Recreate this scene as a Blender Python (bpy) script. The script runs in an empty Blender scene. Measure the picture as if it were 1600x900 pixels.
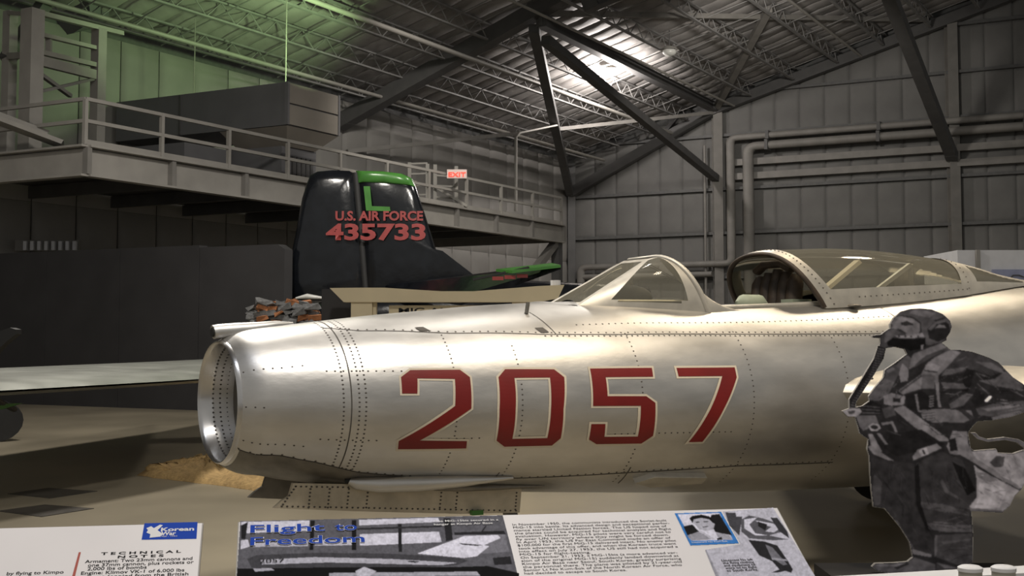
import bpy, bmesh, math, random
from mathutils import Vector, Matrix
R0 = random.Random(7)
scene = bpy.context.scene
col = scene.collection
# ------------------------------------------------------------------ camera, world, lights
# The photograph is 4:3 shown 16:9, so every length along x is built K times wider.
K = 4.0 / 3.0
F = 1500.0
H = 1.75
PITCH = math.atan(73.0 / F)
cam_d = bpy.data.cameras.new('camera')
cam = bpy.data.objects.new('camera', cam_d)
col.objects.link(cam)
cam.location = (0, 0, H)
cam.rotation_euler = (math.pi / 2 + PITCH, 0, 0)
cam_d.sensor_width = 36.0
cam_d.lens = 36.0 * F / 1600.0
cam_d.clip_end = 300
scene.camera = cam
scene.view_settings.view_transform = 'Standard'
scene.view_settings.look = 'None'
scene.view_settings.exposure = 0.32
scene.view_settings.gamma = 1.0
scene.view_settings.use_curve_mapping = False
w = bpy.data.worlds.new('hall')
scene.world = w
w.use_nodes = True
w.node_tree.nodes['Background'].inputs[0].default_value = (0.80, 0.78, 0.74, 1)
w.node_tree.nodes['Background'].inputs[1].default_value = 0.30


def lamp(name, kind, loc, aim, power, color, size=0.5, spot=60, blend=0.6):
    d = bpy.data.lights.new(name, kind)
    d.energy = power
    d.color = color
    if kind == 'AREA':
        d.shape = 'DISK'
        d.size = size
    else:
        d.shadow_soft_size = size
    if kind == 'SPOT':
        d.spot_size = math.radians(spot)
        d.spot_blend = blend
    o = bpy.data.objects.new(name, d)
    col.objects.link(o)
    p = Vector((loc[0] * K, loc[1], loc[2]))
    o.location = p
    if aim is not None:
        a = Vector((aim[0] * K, aim[1], aim[2]))
        o.rotation_euler = (a - p).to_track_quat('-Z', 'Y').to_euler()
    return o


WARM = (1.0, 0.84, 0.62)
COOL = (0.86, 0.90, 1.0)
NEUT = (1.0, 0.94, 0.86)
lamp('exhibit_spot', 'SPOT', (2.4, 3.2, 8.5), (1.5, 7.3, 1.6), 720, WARM, 0.6, 50)
lamp('exhibit_spot', 'SPOT', (-2.8, 2.6, 8.5), (-0.7, 6.4, 1.4), 190, COOL, 0.5, 42)
lamp('exhibit_spot', 'SPOT', (0.2, 9.5, 9.5), (-0.2, 6.6, 1.9), 230, NEUT, 0.4, 50)
lamp('exhibit_spot', 'SPOT', (5.4, 10.6, 8.5), (2.0, 7.7, 1.9), 500, WARM, 0.4, 50)
lamp('exhibit_spot', 'SPOT', (3.3, 9.9, 8.8), (1.2, 7.4, 1.9), 380, WARM, 0.4, 50)
lamp('hall_fill', 'AREA', (-4.0, 13.0, 11.0), (-4.0, 13.0, 0), 750, NEUT, 1.6)  # unseen overhead light, added as fill over the floor
lamp('hall_fill', 'AREA', (3.0, 20.0, 12.0), (3.0, 20.0, 0), 450, NEUT, 1.6)
lamp('hall_fill', 'AREA', (0.0, 1.0, 12.0), (0.0, 1.5, 0), 650, NEUT, 1.6)  # unseen overhead light, added to brighten the reading panels
lamp('hall_fill', 'SPOT', (0.0, 27.0, 12.5), (-3.2, 34, 6.5), 1500, NEUT, 0.4, 80)
lamp('hall_fill', 'SPOT', (6.0, 30.0, 12.5), (9.0, 44, 9.0), 1900, NEUT, 0.4, 90)
lamp('tail_spot', 'SPOT', (-0.5, 14.5, 9.0), (-2.9, 22.0, 4.2), 1100, NEUT, 0.3, 40)
_c0, _dr, _dl = Vector((2.37, 50.6, 0)), Vector((0.876, -0.482, 0)), Vector((-0.482, -0.876, 0))
_g = _c0 + _dr * 6.0 + _dl * 23.3
_ga = _c0 + _dr * 0.5 + _dl * 23.5
lamp('green_lamp', 'SPOT', (_g.x, _g.y, 9.6), (_ga.x, _ga.y, 14.5), 760, (0.66, 1.0, 0.46), 0.3, 118, 0.4)

# ------------------------------------------------------------------ helpers
V = Vector


def W(p):
    return Vector((p[0] * K, p[1], p[2]))


def ray(px, py):
    u = (px - 800.0) / (F * K)
    v = (450.0 - py) / F
    c, s = math.cos(PITCH), math.sin(PITCH)
    return V((u, c - v * s, s + v * c))


def at(px, py, Y):
    d = ray(px, py)
    return V((0, 0, H)) + d * (Y / d.y)


def floor_pt(px, py, z=0.0):
    d = ray(px, py)
    return V((0, 0, H)) + d * ((z - H) / d.z)


def on_plane(px, py, p0, n):
    d = ray(px, py)
    o = V((0, 0, H))
    return o + d * ((p0 - o).dot(n) / d.dot(n))


def new_mat(name, colr, rough=0.6, metal=0.0, var=0.12, scale=6.0, bump=0.0, bscale=40.0, emit=0.0, alpha=None,
            trans=0.0, detail=4.0, stretch=None, coat=0.0, spec=None):
    m = bpy.data.materials.new(name)
    m.use_nodes = True
    nt = m.node_tree
    b = nt.nodes['Principled BSDF']
    b.inputs['Roughness'].default_value = rough
    b.inputs['Metallic'].default_value = metal
    if spec is not None:
        b.inputs['Specular IOR Level'].default_value = spec
    c4 = (colr[0], colr[1], colr[2], 1)
    if var > 0:
        tc = nt.nodes.new('ShaderNodeTexCoord')
        mp = nt.nodes.new('ShaderNodeMapping')
        if stretch:
            mp.inputs['Scale'].default_value = stretch
        nz = nt.nodes.new('ShaderNodeTexNoise')
        nz.inputs['Scale'].default_value = scale
        nz.inputs['Detail'].default_value = detail
        rp = nt.nodes.new('ShaderNodeValToRGB')
        rp.color_ramp.elements[0].position = 0.3
        rp.color_ramp.elements[1].position = 0.72
        lo = [max(0, x * (1 - var)) for x in colr]
        hi = [min(1, x * (1 + var)) for x in colr]
        rp.color_ramp.elements[0].color = (*lo, 1)
        rp.color_ramp.elements[1].color = (*hi, 1)
        nt.links.new(tc.outputs['Object'], mp.inputs['Vector'])
        nt.links.new(mp.outputs['Vector'], nz.inputs['Vector'])
        nt.links.new(nz.outputs['Fac'], rp.inputs['Fac'])
        nt.links.new(rp.outputs['Color'], b.inputs['Base Color'])
        if metal > 0.5:
            mr = nt.nodes.new('ShaderNodeMapRange')
            mr.inputs['To Min'].default_value = rough * 0.8
            mr.inputs['To Max'].default_value = min(1, rough * 1.25)
            nt.links.new(nz.outputs['Fac'], mr.inputs['Value'])
            nt.links.new(mr.outputs['Result'], b.inputs['Roughness'])
        if bump > 0:
            n2 = nt.nodes.new('ShaderNodeTexNoise')
            n2.inputs['Scale'].default_value = bscale
            n2.inputs['Detail'].default_value = 5
            bp = nt.nodes.new('ShaderNodeBump')
            bp.inputs['Strength'].default_value = bump
            bp.inputs['Distance'].default_value = 0.03
            nt.links.new(mp.outputs['Vector'], n2.inputs['Vector'])
            nt.links.new(n2.outputs['Fac'], bp.inputs['Height'])
            nt.links.new(bp.outputs['Normal'], b.inputs['Normal'])
    else:
        b.inputs['Base Color'].default_value = c4
    if emit > 0:
        b.inputs['Emission Color'].default_value = c4
        b.inputs['Emission Strength'].default_value = emit
    if alpha is not None:
        b.inputs['Alpha'].default_value = alpha
    if coat:
        b.inputs['Coat Weight'].default_value = coat
    return m


M = {}
M['alu'] = new_mat('aluminium', (0.60, 0.585, 0.56), 0.41, 1.0, 0.10, 3.0, 0.05, 8.0, stretch=(1, 1, 2.5))
M['alu_lip'] = new_mat('polished_aluminium', (0.62, 0.61, 0.60), 0.25, 1.0, 0.08, 5.0)
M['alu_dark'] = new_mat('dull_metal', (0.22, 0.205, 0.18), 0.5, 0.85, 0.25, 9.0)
M['door_metal'] = new_mat('primed_metal', (0.52, 0.46, 0.36), 0.55, 0.6, 0.2, 8.0)
M['seam'] = new_mat('seam', (0.10, 0.09, 0.08), 0.7, 0.3, 0)
M['rivet'] = new_mat('rivet', (0.09, 0.08, 0.07), 0.6, 0.5, 0)
M['red'] = new_mat('red_paint', (0.185, 0.008, 0.007), 0.42, 0.0, 0.12, 5.0)
M['cream_edge'] = new_mat('cream_paint', (0.68, 0.60, 0.47), 0.5, 0.0, 0.06)
M['frame_metal'] = new_mat('canopy_frame', (0.52, 0.49, 0.43), 0.45, 0.6, 0.12, 10.0)
M['black'] = new_mat('black_rubber', (0.012, 0.012, 0.012), 0.6, 0, 0.2)
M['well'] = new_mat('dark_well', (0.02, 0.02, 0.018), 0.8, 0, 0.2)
M['cockpit'] = new_mat('cockpit_paint', (0.045, 0.05, 0.045), 0.7, 0, 0.3, 12)
M['seat'] = new_mat('seat_leather', (0.05, 0.034, 0.022), 0.6, 0, 0.4, 14)
M['green_can'] = new_mat('pale_green_paint', (0.30, 0.33, 0.24), 0.6, 0, 0.15)
M['steel'] = new_mat('grey_painted_steel', (0.20, 0.19, 0.175), 0.6, 0.0, 0.12, 2.0)
M['steel_dark'] = new_mat('dark_painted_steel', (0.085, 0.083, 0.082), 0.6, 0.0, 0.15, 2.0)
M['steel_light'] = new_mat('light_painted_steel', (0.30, 0.285, 0.26), 0.55, 0.0, 0.1, 2.0)
M['joist'] = new_mat('joist_paint', (0.22, 0.215, 0.21), 0.6, 0, 0.15, 3.0)
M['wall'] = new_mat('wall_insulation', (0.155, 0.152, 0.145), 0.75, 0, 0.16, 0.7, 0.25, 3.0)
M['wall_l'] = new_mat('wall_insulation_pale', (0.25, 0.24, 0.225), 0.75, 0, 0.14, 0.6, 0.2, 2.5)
M['girt'] = new_mat('girt_steel', (0.10, 0.10, 0.098), 0.6, 0, 0.15)
M['roof'] = new_mat('roof_insulation', (0.28, 0.265, 0.255), 0.7, 0, 0.3, 0.9, 0.5, 3.5)
M['floor'] = new_mat('concrete_floor', (0.235, 0.205, 0.15), 0.38, 0, 0.28, 0.45, 0.03, 3.0, detail=7)
M['patch'] = new_mat('dark_diamond', (0.05, 0.045, 0.038), 0.5, 0, 0.3, 8)
M['partition'] = new_mat('charcoal_partition', (0.026, 0.025, 0.026), 0.7, 0, 0.15, 1.5)
M['ahu'] = new_mat('duct_grey', (0.14, 0.138, 0.145), 0.6, 0.0, 0.08, 1.5)
M['ahu_lit'] = new_mat('duct_lit_tan', (0.24, 0.215, 0.185), 0.6, 0.0, 0.08, 1.5)  # lighter tan copy of the duct paint, light on the end put into colour
M['black_gloss'] = new_mat('gloss_black_paint', (0.006, 0.007, 0.009), 0.18, 0, 0.3, 4.0, 0.25, 3.0)
M['green_gloss'] = new_mat('gloss_green_paint', (0.055, 0.19, 0.035), 0.25, 0, 0.15, 4.0)
M['tail_red'] = new_mat('tail_red_paint', (0.27, 0.035, 0.033), 0.45, 0, 0.15, 8.0)
M['cream'] = new_mat('cream_board', (0.56, 0.48, 0.32), 0.6, 0, 0.06, 2.0)
M['ink'] = new_mat('black_ink', (0.02, 0.02, 0.022), 0.8, 0, 0, spec=.1)
M['white'] = new_mat('white_paint', (0.66, 0.66, 0.68), 0.5, 0, 0.05)
M['lavender'] = new_mat('pale_blue_paint', (0.30, 0.32, 0.46), 0.5, 0, 0.08)
M['panel'] = new_mat('panel_print_white', (0.74, 0.72, 0.74), 0.35, 0, 0.03, 3.0)
M['panel_edge'] = new_mat('panel_edge', (0.30, 0.29, 0.28), 0.5, 0, 0.05)
M['blue'] = new_mat('print_blue', (0.015, 0.06, 0.40), 0.7, 0, 0, spec=.1)
M['sky_blue'] = new_mat('print_sky_blue', (0.045, 0.20, 0.56), 0.4, 0, 0)
M['red_ink'] = new_mat('print_red', (0.35, 0.06, 0.04), 0.5, 0, 0)
M['sand'] = new_mat('sand', (0.36, 0.24, 0.10), 0.95, 0, 0.25, 14.0, 0.6, 30.0)
M['stone'] = new_mat('grey_stone', (0.13, 0.13, 0.13), 0.9, 0, 0.3, 12.0, 0.4, 20)
M['brick'] = new_mat('orange_brick', (0.36, 0.15, 0.065), 0.9, 0, 0.25, 12.0, 0.4, 20)
M['bulb'] = new_mat('lit_bulb', (1.0, 0.93, 0.86), 0.5, 0, 0, emit=55)
M['lamp_glass'] = new_mat('lamp_glass', (0.5, 0.5, 0.47), 0.3, 0, 0)
M['exit_red'] = new_mat('exit_red', (0.9, 0.06, 0.035), 0.5, 0, 0, emit=1.2)
M['exit_box'] = new_mat('exit_box', (0.8, 0.66, 0.62), 0.5, 0, 0)
M['post_white'] = new_mat('post_cream', (0.42, 0.41, 0.36), 0.5, 0, 0.05)
M['bare_wing'] = new_mat('wing_metal', (0.55, 0.56, 0.52), 0.38, 0.9, 0.1, 2.0)
gl = bpy.data.materials.new('canopy_glass')
gl.use_nodes = True
_n = gl.node_tree
_b = _n.nodes['Principled BSDF']
_g = _n.nodes.new('ShaderNodeBsdfGlossy')
_g.inputs['Roughness'].default_value = 0.06
_t = _n.nodes.new('ShaderNodeBsdfTransparent')
_t.inputs['Color'].default_value = (0.80, 0.79, 0.70, 1)
_mx = _n.nodes.new('ShaderNodeMixShader')
_lw = _n.nodes.new('ShaderNodeLayerWeight')
_lw.inputs['Blend'].default_value = 0.25
_d = _n.nodes.new('ShaderNodeBsdfDiffuse')
_d.inputs['Color'].default_value = (0.42, 0.40, 0.33, 1)
_mx2 = _n.nodes.new('ShaderNodeMixShader')
_mx2.inputs[0].default_value = 0.20
_n.links.new(_lw.outputs['Fresnel'], _mx.inputs[0])
_n.links.new(_t.outputs[0], _mx.inputs[1])
_n.links.new(_g.outputs[0], _mx.inputs[2])
_n.links.new(_mx.outputs[0], _mx2.inputs[1])
_n.links.new(_d.outputs[0], _mx2.inputs[2])
_n.nodes.remove(_b)
_n.links.new(_mx2.outputs[0], _n.nodes['Material Output'].inputs['Surface'])
M['glass'] = gl
GREY = {}


def grey(v, tint=(1.0, 0.97, 1.03)):
    k = (round(v, 3), tint)
    if k not in GREY:
        GREY[k] = new_mat('print_grey_%03d' % int(v * 1000), tuple(v * t for t in tint), 0.5, 0, 0.22, 26.0)
    return GREY[k]


ORG = {}
import numpy as np
pm = bpy.data.materials.new('photo_print')
pm.use_nodes = True
_pn = pm.node_tree
_pb = _pn.nodes['Principled BSDF']
_pb.inputs['Roughness'].default_value = 0.8
_pb.inputs['Specular IOR Level'].default_value = 0.1
_pa = _pn.nodes.new('ShaderNodeVertexColor')
_pa.layer_name = 'print'
_pn.links.new(_pa.outputs['Color'], _pb.inputs['Base Color'])


def raster_print(name, parent, items, step, mapper, tint, blur, outline_polys=None, ymax=None, grain=.35):
    """a printed picture: grey shapes drawn in order on a fine flat sheet, softened like a photograph"""
    xs = [x for g, p in items for x, y in p]
    ys = [y for g, p in items for x, y in p]
    x0, x1, y0, y1 = min(xs) - 1, max(xs) + 1, min(ys) - 1, max(ys) + 1
    if ymax:
        y1 = min(y1, ymax)
    nx, ny = int((x1 - x0) / step) + 2, int((y1 - y0) / step) + 2
    gx, gy = np.meshgrid(x0 + np.arange(nx) * step, y0 + np.arange(ny) * step)

    def inside(poly):
        m = np.zeros(gx.shape, bool)
        n = len(poly)
        for i in range(n):
            (ax, ay), (bx, by) = poly[i], poly[(i + 1) % n]
            if ay == by:
                continue
            c = ((ay > gy) != (by > gy)) & (gx < (bx - ax) * (gy - ay) / (by - ay) + ax)
            m ^= c
        return m
    img = np.zeros(gx.shape + (3,))
    cov = np.zeros(gx.shape, bool)
    tn = np.array(tint)
    for g, p in items:
        m = inside(p)
        img[m] = np.array(g) if isinstance(g, tuple) else tn * g
        cov |= m
    if outline_polys:
        cov = np.zeros(gx.shape, bool)
        for p in outline_polys:
            cov |= inside(p)
    rng = np.random.RandomState(4)
    img[~cov] = 0

    def soft(a, sg):
        k = np.exp(-0.5 * (np.arange(-4, 5) / max(sg, .01)) ** 2)
        k /= k.sum()
        for ax in (0, 1):
            a = sum(k[i + 4] * np.roll(a, i, ax) for i in range(-4, 5))
        return a
    wgt = soft(cov.astype(float), blur / step)
    sft = np.stack([soft(img[..., c], blur / step) for c in range(3)], -1) / np.maximum(wgt, .05)[..., None]
    nz = soft(rng.rand(*gx.shape), 1.6) - .5
    nz2 = soft(soft(np.repeat(np.repeat(rng.rand(ny // 5 + 2, nx // 8 + 2), 5, 0), 8, 1)[:ny, :nx], 3.0), 2.0) - .5
    sft *= (1 + 1.2 * nz + grain * nz2)[..., None]
    sft = np.clip(sft, .004, 1)
    idx = -np.ones(gx.shape, int)
    cell = cov[:-1, :-1] | cov[1:, :-1] | cov[:-1, 1:] | cov[1:, 1:]
    cell = cov[:-1, :-1] & cov[1:, 1:] & cov[1:, :-1] & cov[:-1, 1:]
    use = np.zeros(gx.shape, bool)
    use[:-1, :-1] |= cell; use[1:, :-1] |= cell; use[:-1, 1:] |= cell; use[1:, 1:] |= cell
    pts = np.argwhere(use)
    idx[use] = np.arange(len(pts))
    o0 = ORG[parent.name]
    # the sheet is flat, so three mapped corners give every point
    vs = []
    for (r, c) in pts:
        vs.append(tuple(W(mapper(gx[r, c], gy[r, c])) - o0))
    cr, cc = np.nonzero(cell)
    fs = np.stack([idx[cr, cc], idx[cr + 1, cc], idx[cr + 1, cc + 1], idx[cr, cc + 1]], -1).tolist()
    me = bpy.data.meshes.new(name)
    me.from_pydata(vs, [], fs)
    ca = me.color_attributes.new('print', 'FLOAT_COLOR', 'POINT')
    arr = np.ones((len(pts), 4), np.float32)
    arr[:, :3] = sft[use]
    ca.data.foreach_set('color', arr.ravel())
    me.materials.append(pm)
    me.update()
    o = bpy.data.objects.new(name, me)
    col.objects.link(o)
    o.parent = parent
    ORG[o.name] = o0
    return o




class MB:
    def __init__(s):
        s.v = []
        s.f = []
        s.mi = []
        s.cur = 0

    def add(s, vs, fs):
        n = len(s.v)
        s.v += [V(p) for p in vs]
        for f in fs:
            s.f.append([i + n for i in f])
            s.mi.append(s.cur)
        return s

    def box(s, c, ax, ay, az):
        c, ax, ay, az = V(c), V(ax), V(ay), V(az)
        vs = [c + ax * i + ay * j + az * k for i in (-.5, .5) for j in (-.5, .5) for k in (-.5, .5)]
        return s.add(vs, [(0, 1, 3, 2), (4, 6, 7, 5), (0, 4, 5, 1), (2, 3, 7, 6), (0, 2, 6, 4), (1, 5, 7, 3)])

    def bar(s, p, q, wd, ht, up=(0, 0, 1)):
        p, q = V(p), V(q)
        d = (q - p).normalized()
        u = V(up)
        if abs(d.dot(u)) > 0.98:
            u = V((0, 1, 0))
        side = d.cross(u).normalized()
        u = side.cross(d).normalized()
        return s.box((p + q) / 2, q - p, side * wd, u * ht)

    def tube(s, p, q, r, n=8, r2=None, caps=True):
        return s.path([p, q], [r, r if r2 is None else r2], n, caps)

    def path(s, pts, r, n=8, caps=True):
        pts = [V(p) for p in pts]
        if not isinstance(r, (list, tuple)):
            r = [r] * len(pts)
        base = len(s.v)
        ref = None
        for i, p in enumerate(pts):
            d = (pts[min(i + 1, len(pts) - 1)] - pts[max(i - 1, 0)]).normalized()
            if ref is None:
                ref = V((0, 0, 1)) if abs(d.z) < 0.9 else V((1, 0, 0))
            a = d.cross(ref).normalized()
            b = a.cross(d).normalized()
            ref = b
            for k in range(n):
                t = 2 * math.pi * k / n
                s.v.append(p + a * (math.cos(t) * r[i]) + b * (math.sin(t) * r[i]))
        for i in range(len(pts) - 1):
            for k in range(n):
                s.f.append([base + i * n + k, base + i * n + (k + 1) % n, base + (i + 1) * n + (k + 1) % n, base + (i + 1) * n + k])
                s.mi.append(s.cur)
        if caps:
            s.f.append([base + k for k in range(n)][::-1])
            s.mi.append(s.cur)
            e = base + (len(pts) - 1) * n
            s.f.append([e + k for k in range(n)])
            s.mi.append(s.cur)
        return s

    def grid(s, fn, us, vs, skip=None, closed=False):
        base = len(s.v)
        nu, nv = len(us), len(vs)
        for a in us:
            for b in vs:
                s.v.append(V(fn(a, b)))
        for i in range(nu - 1):
            for j in range(nv if closed else nv - 1):
                j2 = (j + 1) % nv
                if skip and skip((us[i] + us[i + 1]) / 2, (vs[j] + vs[j2]) / 2 if j2 else vs[j]):
                    continue
                s.f.append([base + i * nv + j, base + (i + 1) * nv + j, base + (i + 1) * nv + j2, base + i * nv + j2])
                s.mi.append(s.cur)
        return s

    def prism(s, poly, off):
        """polygon (any winding, may be concave) pushed along off"""
        n = len(poly)
        off = V(off)
        a = [V(p) for p in poly]
        return s.add(a + [p + off for p in a],
                     [list(range(n)), list(range(2 * n - 1, n - 1, -1))] + [(i, i + n, (i + 1) % n + n, (i + 1) % n) for i in range(n)])

    def ball(s, c, rx, ry, rz, n=12, m=8):
        c = V(c)
        return s.grid(lambda a, b: c + V((rx * math.sin(a) * math.cos(b), ry * math.sin(a) * math.sin(b), rz * math.cos(a))),
                      [math.pi * i / m for i in range(m + 1)], [2 * math.pi * j / n for j in range(n)], closed=True)

    def build(s, name, mats, parent=None, smooth=None, fix=True, origin=None):
        if not isinstance(mats, (list, tuple)):
            mats = [mats]
        vs = [W(p) for p in s.v]
        if parent is not None:
            o0 = ORG[parent.name]
        elif origin is not None:
            o0 = W(origin)
        else:
            xs = [p.x for p in vs]
            ys = [p.y for p in vs]
            o0 = V(((min(xs) + max(xs)) / 2, (min(ys) + max(ys)) / 2, min(p.z for p in vs)))
        me = bpy.data.meshes.new(name)
        me.from_pydata([tuple(p - o0) for p in vs], [], s.f)
        for m in mats:
            me.materials.append(m)
        me.polygons.foreach_set('material_index', s.mi)
        if fix:
            bm = bmesh.new()
            bm.from_mesh(me)
            bmesh.ops.recalc_face_normals(bm, faces=bm.faces)
            bm.to_mesh(me)
            bm.free()
        if smooth is not None:
            me.polygons.foreach_set('use_smooth', [True] * len(me.polygons))
            me.set_sharp_from_angle(angle=math.radians(smooth))
        me.update()
        o = bpy.data.objects.new(name, me)
        col.objects.link(o)
        if parent is not None:
            o.parent = parent
        else:
            o.location = o0
        ORG[o.name] = o0
        return o


def tag(o, label=None, cat=None, group=None, kind=None):
    if label:
        o['label'] = label
    if cat:
        o['category'] = cat
    if group:
        o['group'] = group
    if kind:
        o['kind'] = kind
    return o


def thing(name, loc, label, cat, group=None, kind=None):
    o = bpy.data.objects.new(name, None)
    o.empty_display_size = 0.2
    col.objects.link(o)
    o.location = W(loc)
    ORG[o.name] = W(loc)
    return tag(o, label, cat, group, kind)


def share(src, parent, delta):
    """another piece with the same mesh, moved by delta (real metres)"""
    c = src.copy()
    col.objects.link(c)
    c.parent = parent
    c.location = src.location + W(delta)
    ORG[c.name] = ORG[src.name]
    return c


def lerp(a, b, t):
    return a + (b - a) * t


def interp(tab, x):
    """smooth (Catmull-Rom) interpolation of a table of (x, y)"""
    if x <= tab[0][0]:
        return tab[0][1]
    if x >= tab[-1][0]:
        return tab[-1][1]
    for i in range(len(tab) - 1):
        if tab[i][0] <= x <= tab[i + 1][0]:
            break
    x0, y0 = tab[i]
    x1, y1 = tab[i + 1]
    def slope(j):
        if j == 0:
            return (tab[1][1] - tab[0][1]) / (tab[1][0] - tab[0][0])
        if j == len(tab) - 1:
            return (tab[-1][1] - tab[-2][1]) / (tab[-1][0] - tab[-2][0])
        return (tab[j + 1][1] - tab[j - 1][1]) / (tab[j + 1][0] - tab[j - 1][0])
    h = x1 - x0
    t = (x - x0) / h
    m0, m1 = slope(i) * h, slope(i + 1) * h
    return (2 * t ** 3 - 3 * t * t + 1) * y0 + (t ** 3 - 2 * t * t + t) * m0 + (-2 * t ** 3 + 3 * t * t) * y1 + (t ** 3 - t * t) * m1


def frange(a, b, n):
    return [a + (b - a) * i / n for i in range(n + 1)]


# ------------------------------------------------------------------ the hangar
C0 = V((2.37, 50.6, 0))
dR = V((0.876, -0.482, 0))      # along the end wall, away from the side wall
dL = V((-0.482, -0.876, 0))     # along the side wall, toward the visitor
Z = V((0, 0, 1))


def rm(a, b, z=0.0):
    return C0 + dR * a + dL * b + Z * z


def roofz(a):
    return 11.2 + 0.375 * a


m = MB()
m.box(rm(16, 26, -0.1), dR * 60, dL * 64, Z * 0.2)
floor = tag(m.build('floor', M['floor']), 'polished beige concrete hangar floor', 'floor', kind='structure')
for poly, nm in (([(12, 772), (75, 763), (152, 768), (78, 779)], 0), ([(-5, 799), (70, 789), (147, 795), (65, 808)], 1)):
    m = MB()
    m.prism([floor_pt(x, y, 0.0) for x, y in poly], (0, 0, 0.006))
    m.build('dark_diamond', M['patch'], floor)  # thin dark diamonds lying on the floor

# end wall (gable) with insulation panels, girts and columns
m = MB()
m.add([rm(-0.2, -0.35), rm(34, -0.35), rm(34, -0.35, roofz(34) + .3), rm(-0.2, -0.35, roofz(0) + .3),
       rm(-0.2, -0.2), rm(34, -0.2), rm(34, -0.2, roofz(34) + .3), rm(-0.2, -0.2, roofz(0) + .3)],
      [(0, 1, 2, 3), (7, 6, 5, 4), (0, 4, 5, 1), (1, 5, 6, 2), (2, 6, 7, 3), (3, 7, 4, 0)])
wall_end = tag(m.build('wall_end', M['girt']), 'grey insulated gable end wall of the hangar', 'wall', kind='structure')
rows = [0, 2.4, 4.6, 6.8, 9.0, 11.7, 13.8, 16.0, 18.2]
PW = 0.92
protos = {}


def pillow(c0, du, dz0, w_, h0, h1a, h1b, n, depth=0.07):
    """insulation panel: quilted face standing proud, edges pinched at the seams"""
    m = MB()
    def fn(u, v):
        top = lerp(h1a, h1b, u)
        z = lerp(h0, top, v)
        e = min(1, min(u, 1 - u) / 0.10) * min(1, min(v, 1 - v) / 0.06)
        e = e ** 0.5 if e > 0 else 0
        return c0 + du * (w_ * (0.01 + 0.98 * u)) + Z * z + n * (depth * e)
    m.grid(fn, [0, .05, .14, .5, .86, .95, 1], [0, .04, .1, .5, .9, .96, 1])
    return m


for i in range(26):
    for r in range(len(rows) - 1):
        a = i * PW
        lim0, lim1 = roofz(a) - 0.1, roofz(a + PW) - 0.1
        if rows[r] > lim0 - 0.3:
            continue
        full = rows[r + 1] <= lim0
        if full and r in protos:
            src, a0 = protos[r]
            share(src, wall_end, dR * (a - a0))
            continue
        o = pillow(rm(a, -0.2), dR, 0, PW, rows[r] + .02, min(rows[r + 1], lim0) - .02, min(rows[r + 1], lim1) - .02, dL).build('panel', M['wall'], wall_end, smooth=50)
        if full:
            protos[r] = (o, a)
for z in rows[1:]:
    a0 = max(0, (z - 11.2) / 0.375 + 0.4)
    MB().bar(rm(a0, -0.02, z), rm(30, -0.02, z), 0.16, 0.14).build('girt', M['girt'], wall_end)
for z in (9.55, 10.25):
    MB().bar(rm(6.6, 0.1, z), rm(30, 0.1, z), 0.3, 0.32).build('wall_beam', M['steel'], wall_end)

# side wall behind the mezzanine
m = MB()
m.box(rm(-0.3, 26, 5.7), dR * 0.15, dL * 54, Z * 11.4)
wall_side = tag(m.build('wall_left', M['girt']), 'pale insulated side wall behind the mezzanine', 'wall', kind='structure')
LW = 1.25
for r, (z0, z1) in enumerate(((0, 5.6), (5.6, 11.0))):
    src = None
    for i in range(34):
        if src is None:
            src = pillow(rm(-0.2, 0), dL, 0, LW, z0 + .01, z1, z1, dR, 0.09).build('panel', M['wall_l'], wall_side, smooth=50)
        else:
            share(src, wall_side, dL * (LW * i))

# roof: quilted strips between seams
m = MB()
m.add([rm(-.3, -0.4, roofz(-.3) + .25), rm(36, -0.4, roofz(36) + .25), rm(36, 52, roofz(36) + .25), rm(-.3, 52, roofz(-.3) + .25),
       rm(-.3, -0.4, roofz(-.3) + .4), rm(36, -0.4, roofz(36) + .4), rm(36, 52, roofz(36) + .4), rm(-.3, 52, roofz(-.3) + .4)],
      [(0, 1, 2, 3), (7, 6, 5, 4), (0, 4, 5, 1), (1, 5, 6, 2), (2, 6, 7, 3), (3, 7, 4, 0)])
ceiling = tag(m.build('ceiling', M['girt']), 'sloping hangar roof lined with sagging insulation', 'ceiling', kind='structure')
src = None
SW = 0.75
for i in range(62):
    if src is None:
        m = MB()
        def fn(u, v):
            sag = (1 - (2 * v - 1) ** 2) ** 0.5 * 0.16 * (0.75 + 0.25 * math.sin(u * 4.2))
            return rm(u, v * SW, roofz(u) + 0.22 - sag)
        m.grid(fn, frange(0, 34, 68), [0.0, .04, .15, .35, .65, .85, .96, 1.0])
        src = m.build('insulation_strip', M['roof'], ceiling, smooth=60)
    else:
        share(src, ceiling, dL * (SW * i))

# open-web roof joists running parallel to the side wall
jsrc = None
for i, a in enumerate([0.9, 2.3, 3.7, 5.1, 7.6, 9.2, 10.8, 12.4, 14.0, 15.6, 17.2, 18.8]):
    J = thing('roof_joist', rm(a, 20, roofz(a) - 0.5), 'open-web steel roof joist, number %s up the slope from the side wall' % ['one', 'two', 'three', 'four', 'five', 'six', 'seven', 'eight', 'nine', 'ten', 'eleven', 'twelve'][i], 'joist', 'roof joists', 'structure')
    if jsrc is None:
        zt, zb = roofz(a) - 0.05, roofz(a) - 0.62
        t1 = MB().bar(rm(a, 0.2, zt), rm(a, 46, zt), 0.10, 0.06).build('top_chord', M['joist'], J)
        t2 = MB().bar(rm(a, 0.6, zb), rm(a, 45.6, zb), 0.10, 0.06).build('bottom_chord', M['joist'], J)
        m = MB()
        b = 0.6
        while b < 45:
            m.tube(rm(a, b, zb), rm(a, b + 0.5, zt), 0.018, 5)
            m.tube(rm(a, b + 0.5, zt), rm(a, b + 1.0, zb), 0.018, 5)
            b += 1.0
        t3 = m.build('web', M['joist'], J)
        jsrc = (t1, t2, t3)
    else:
        for t in jsrc:
            share(t, J, (0, 0, 0))
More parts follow.
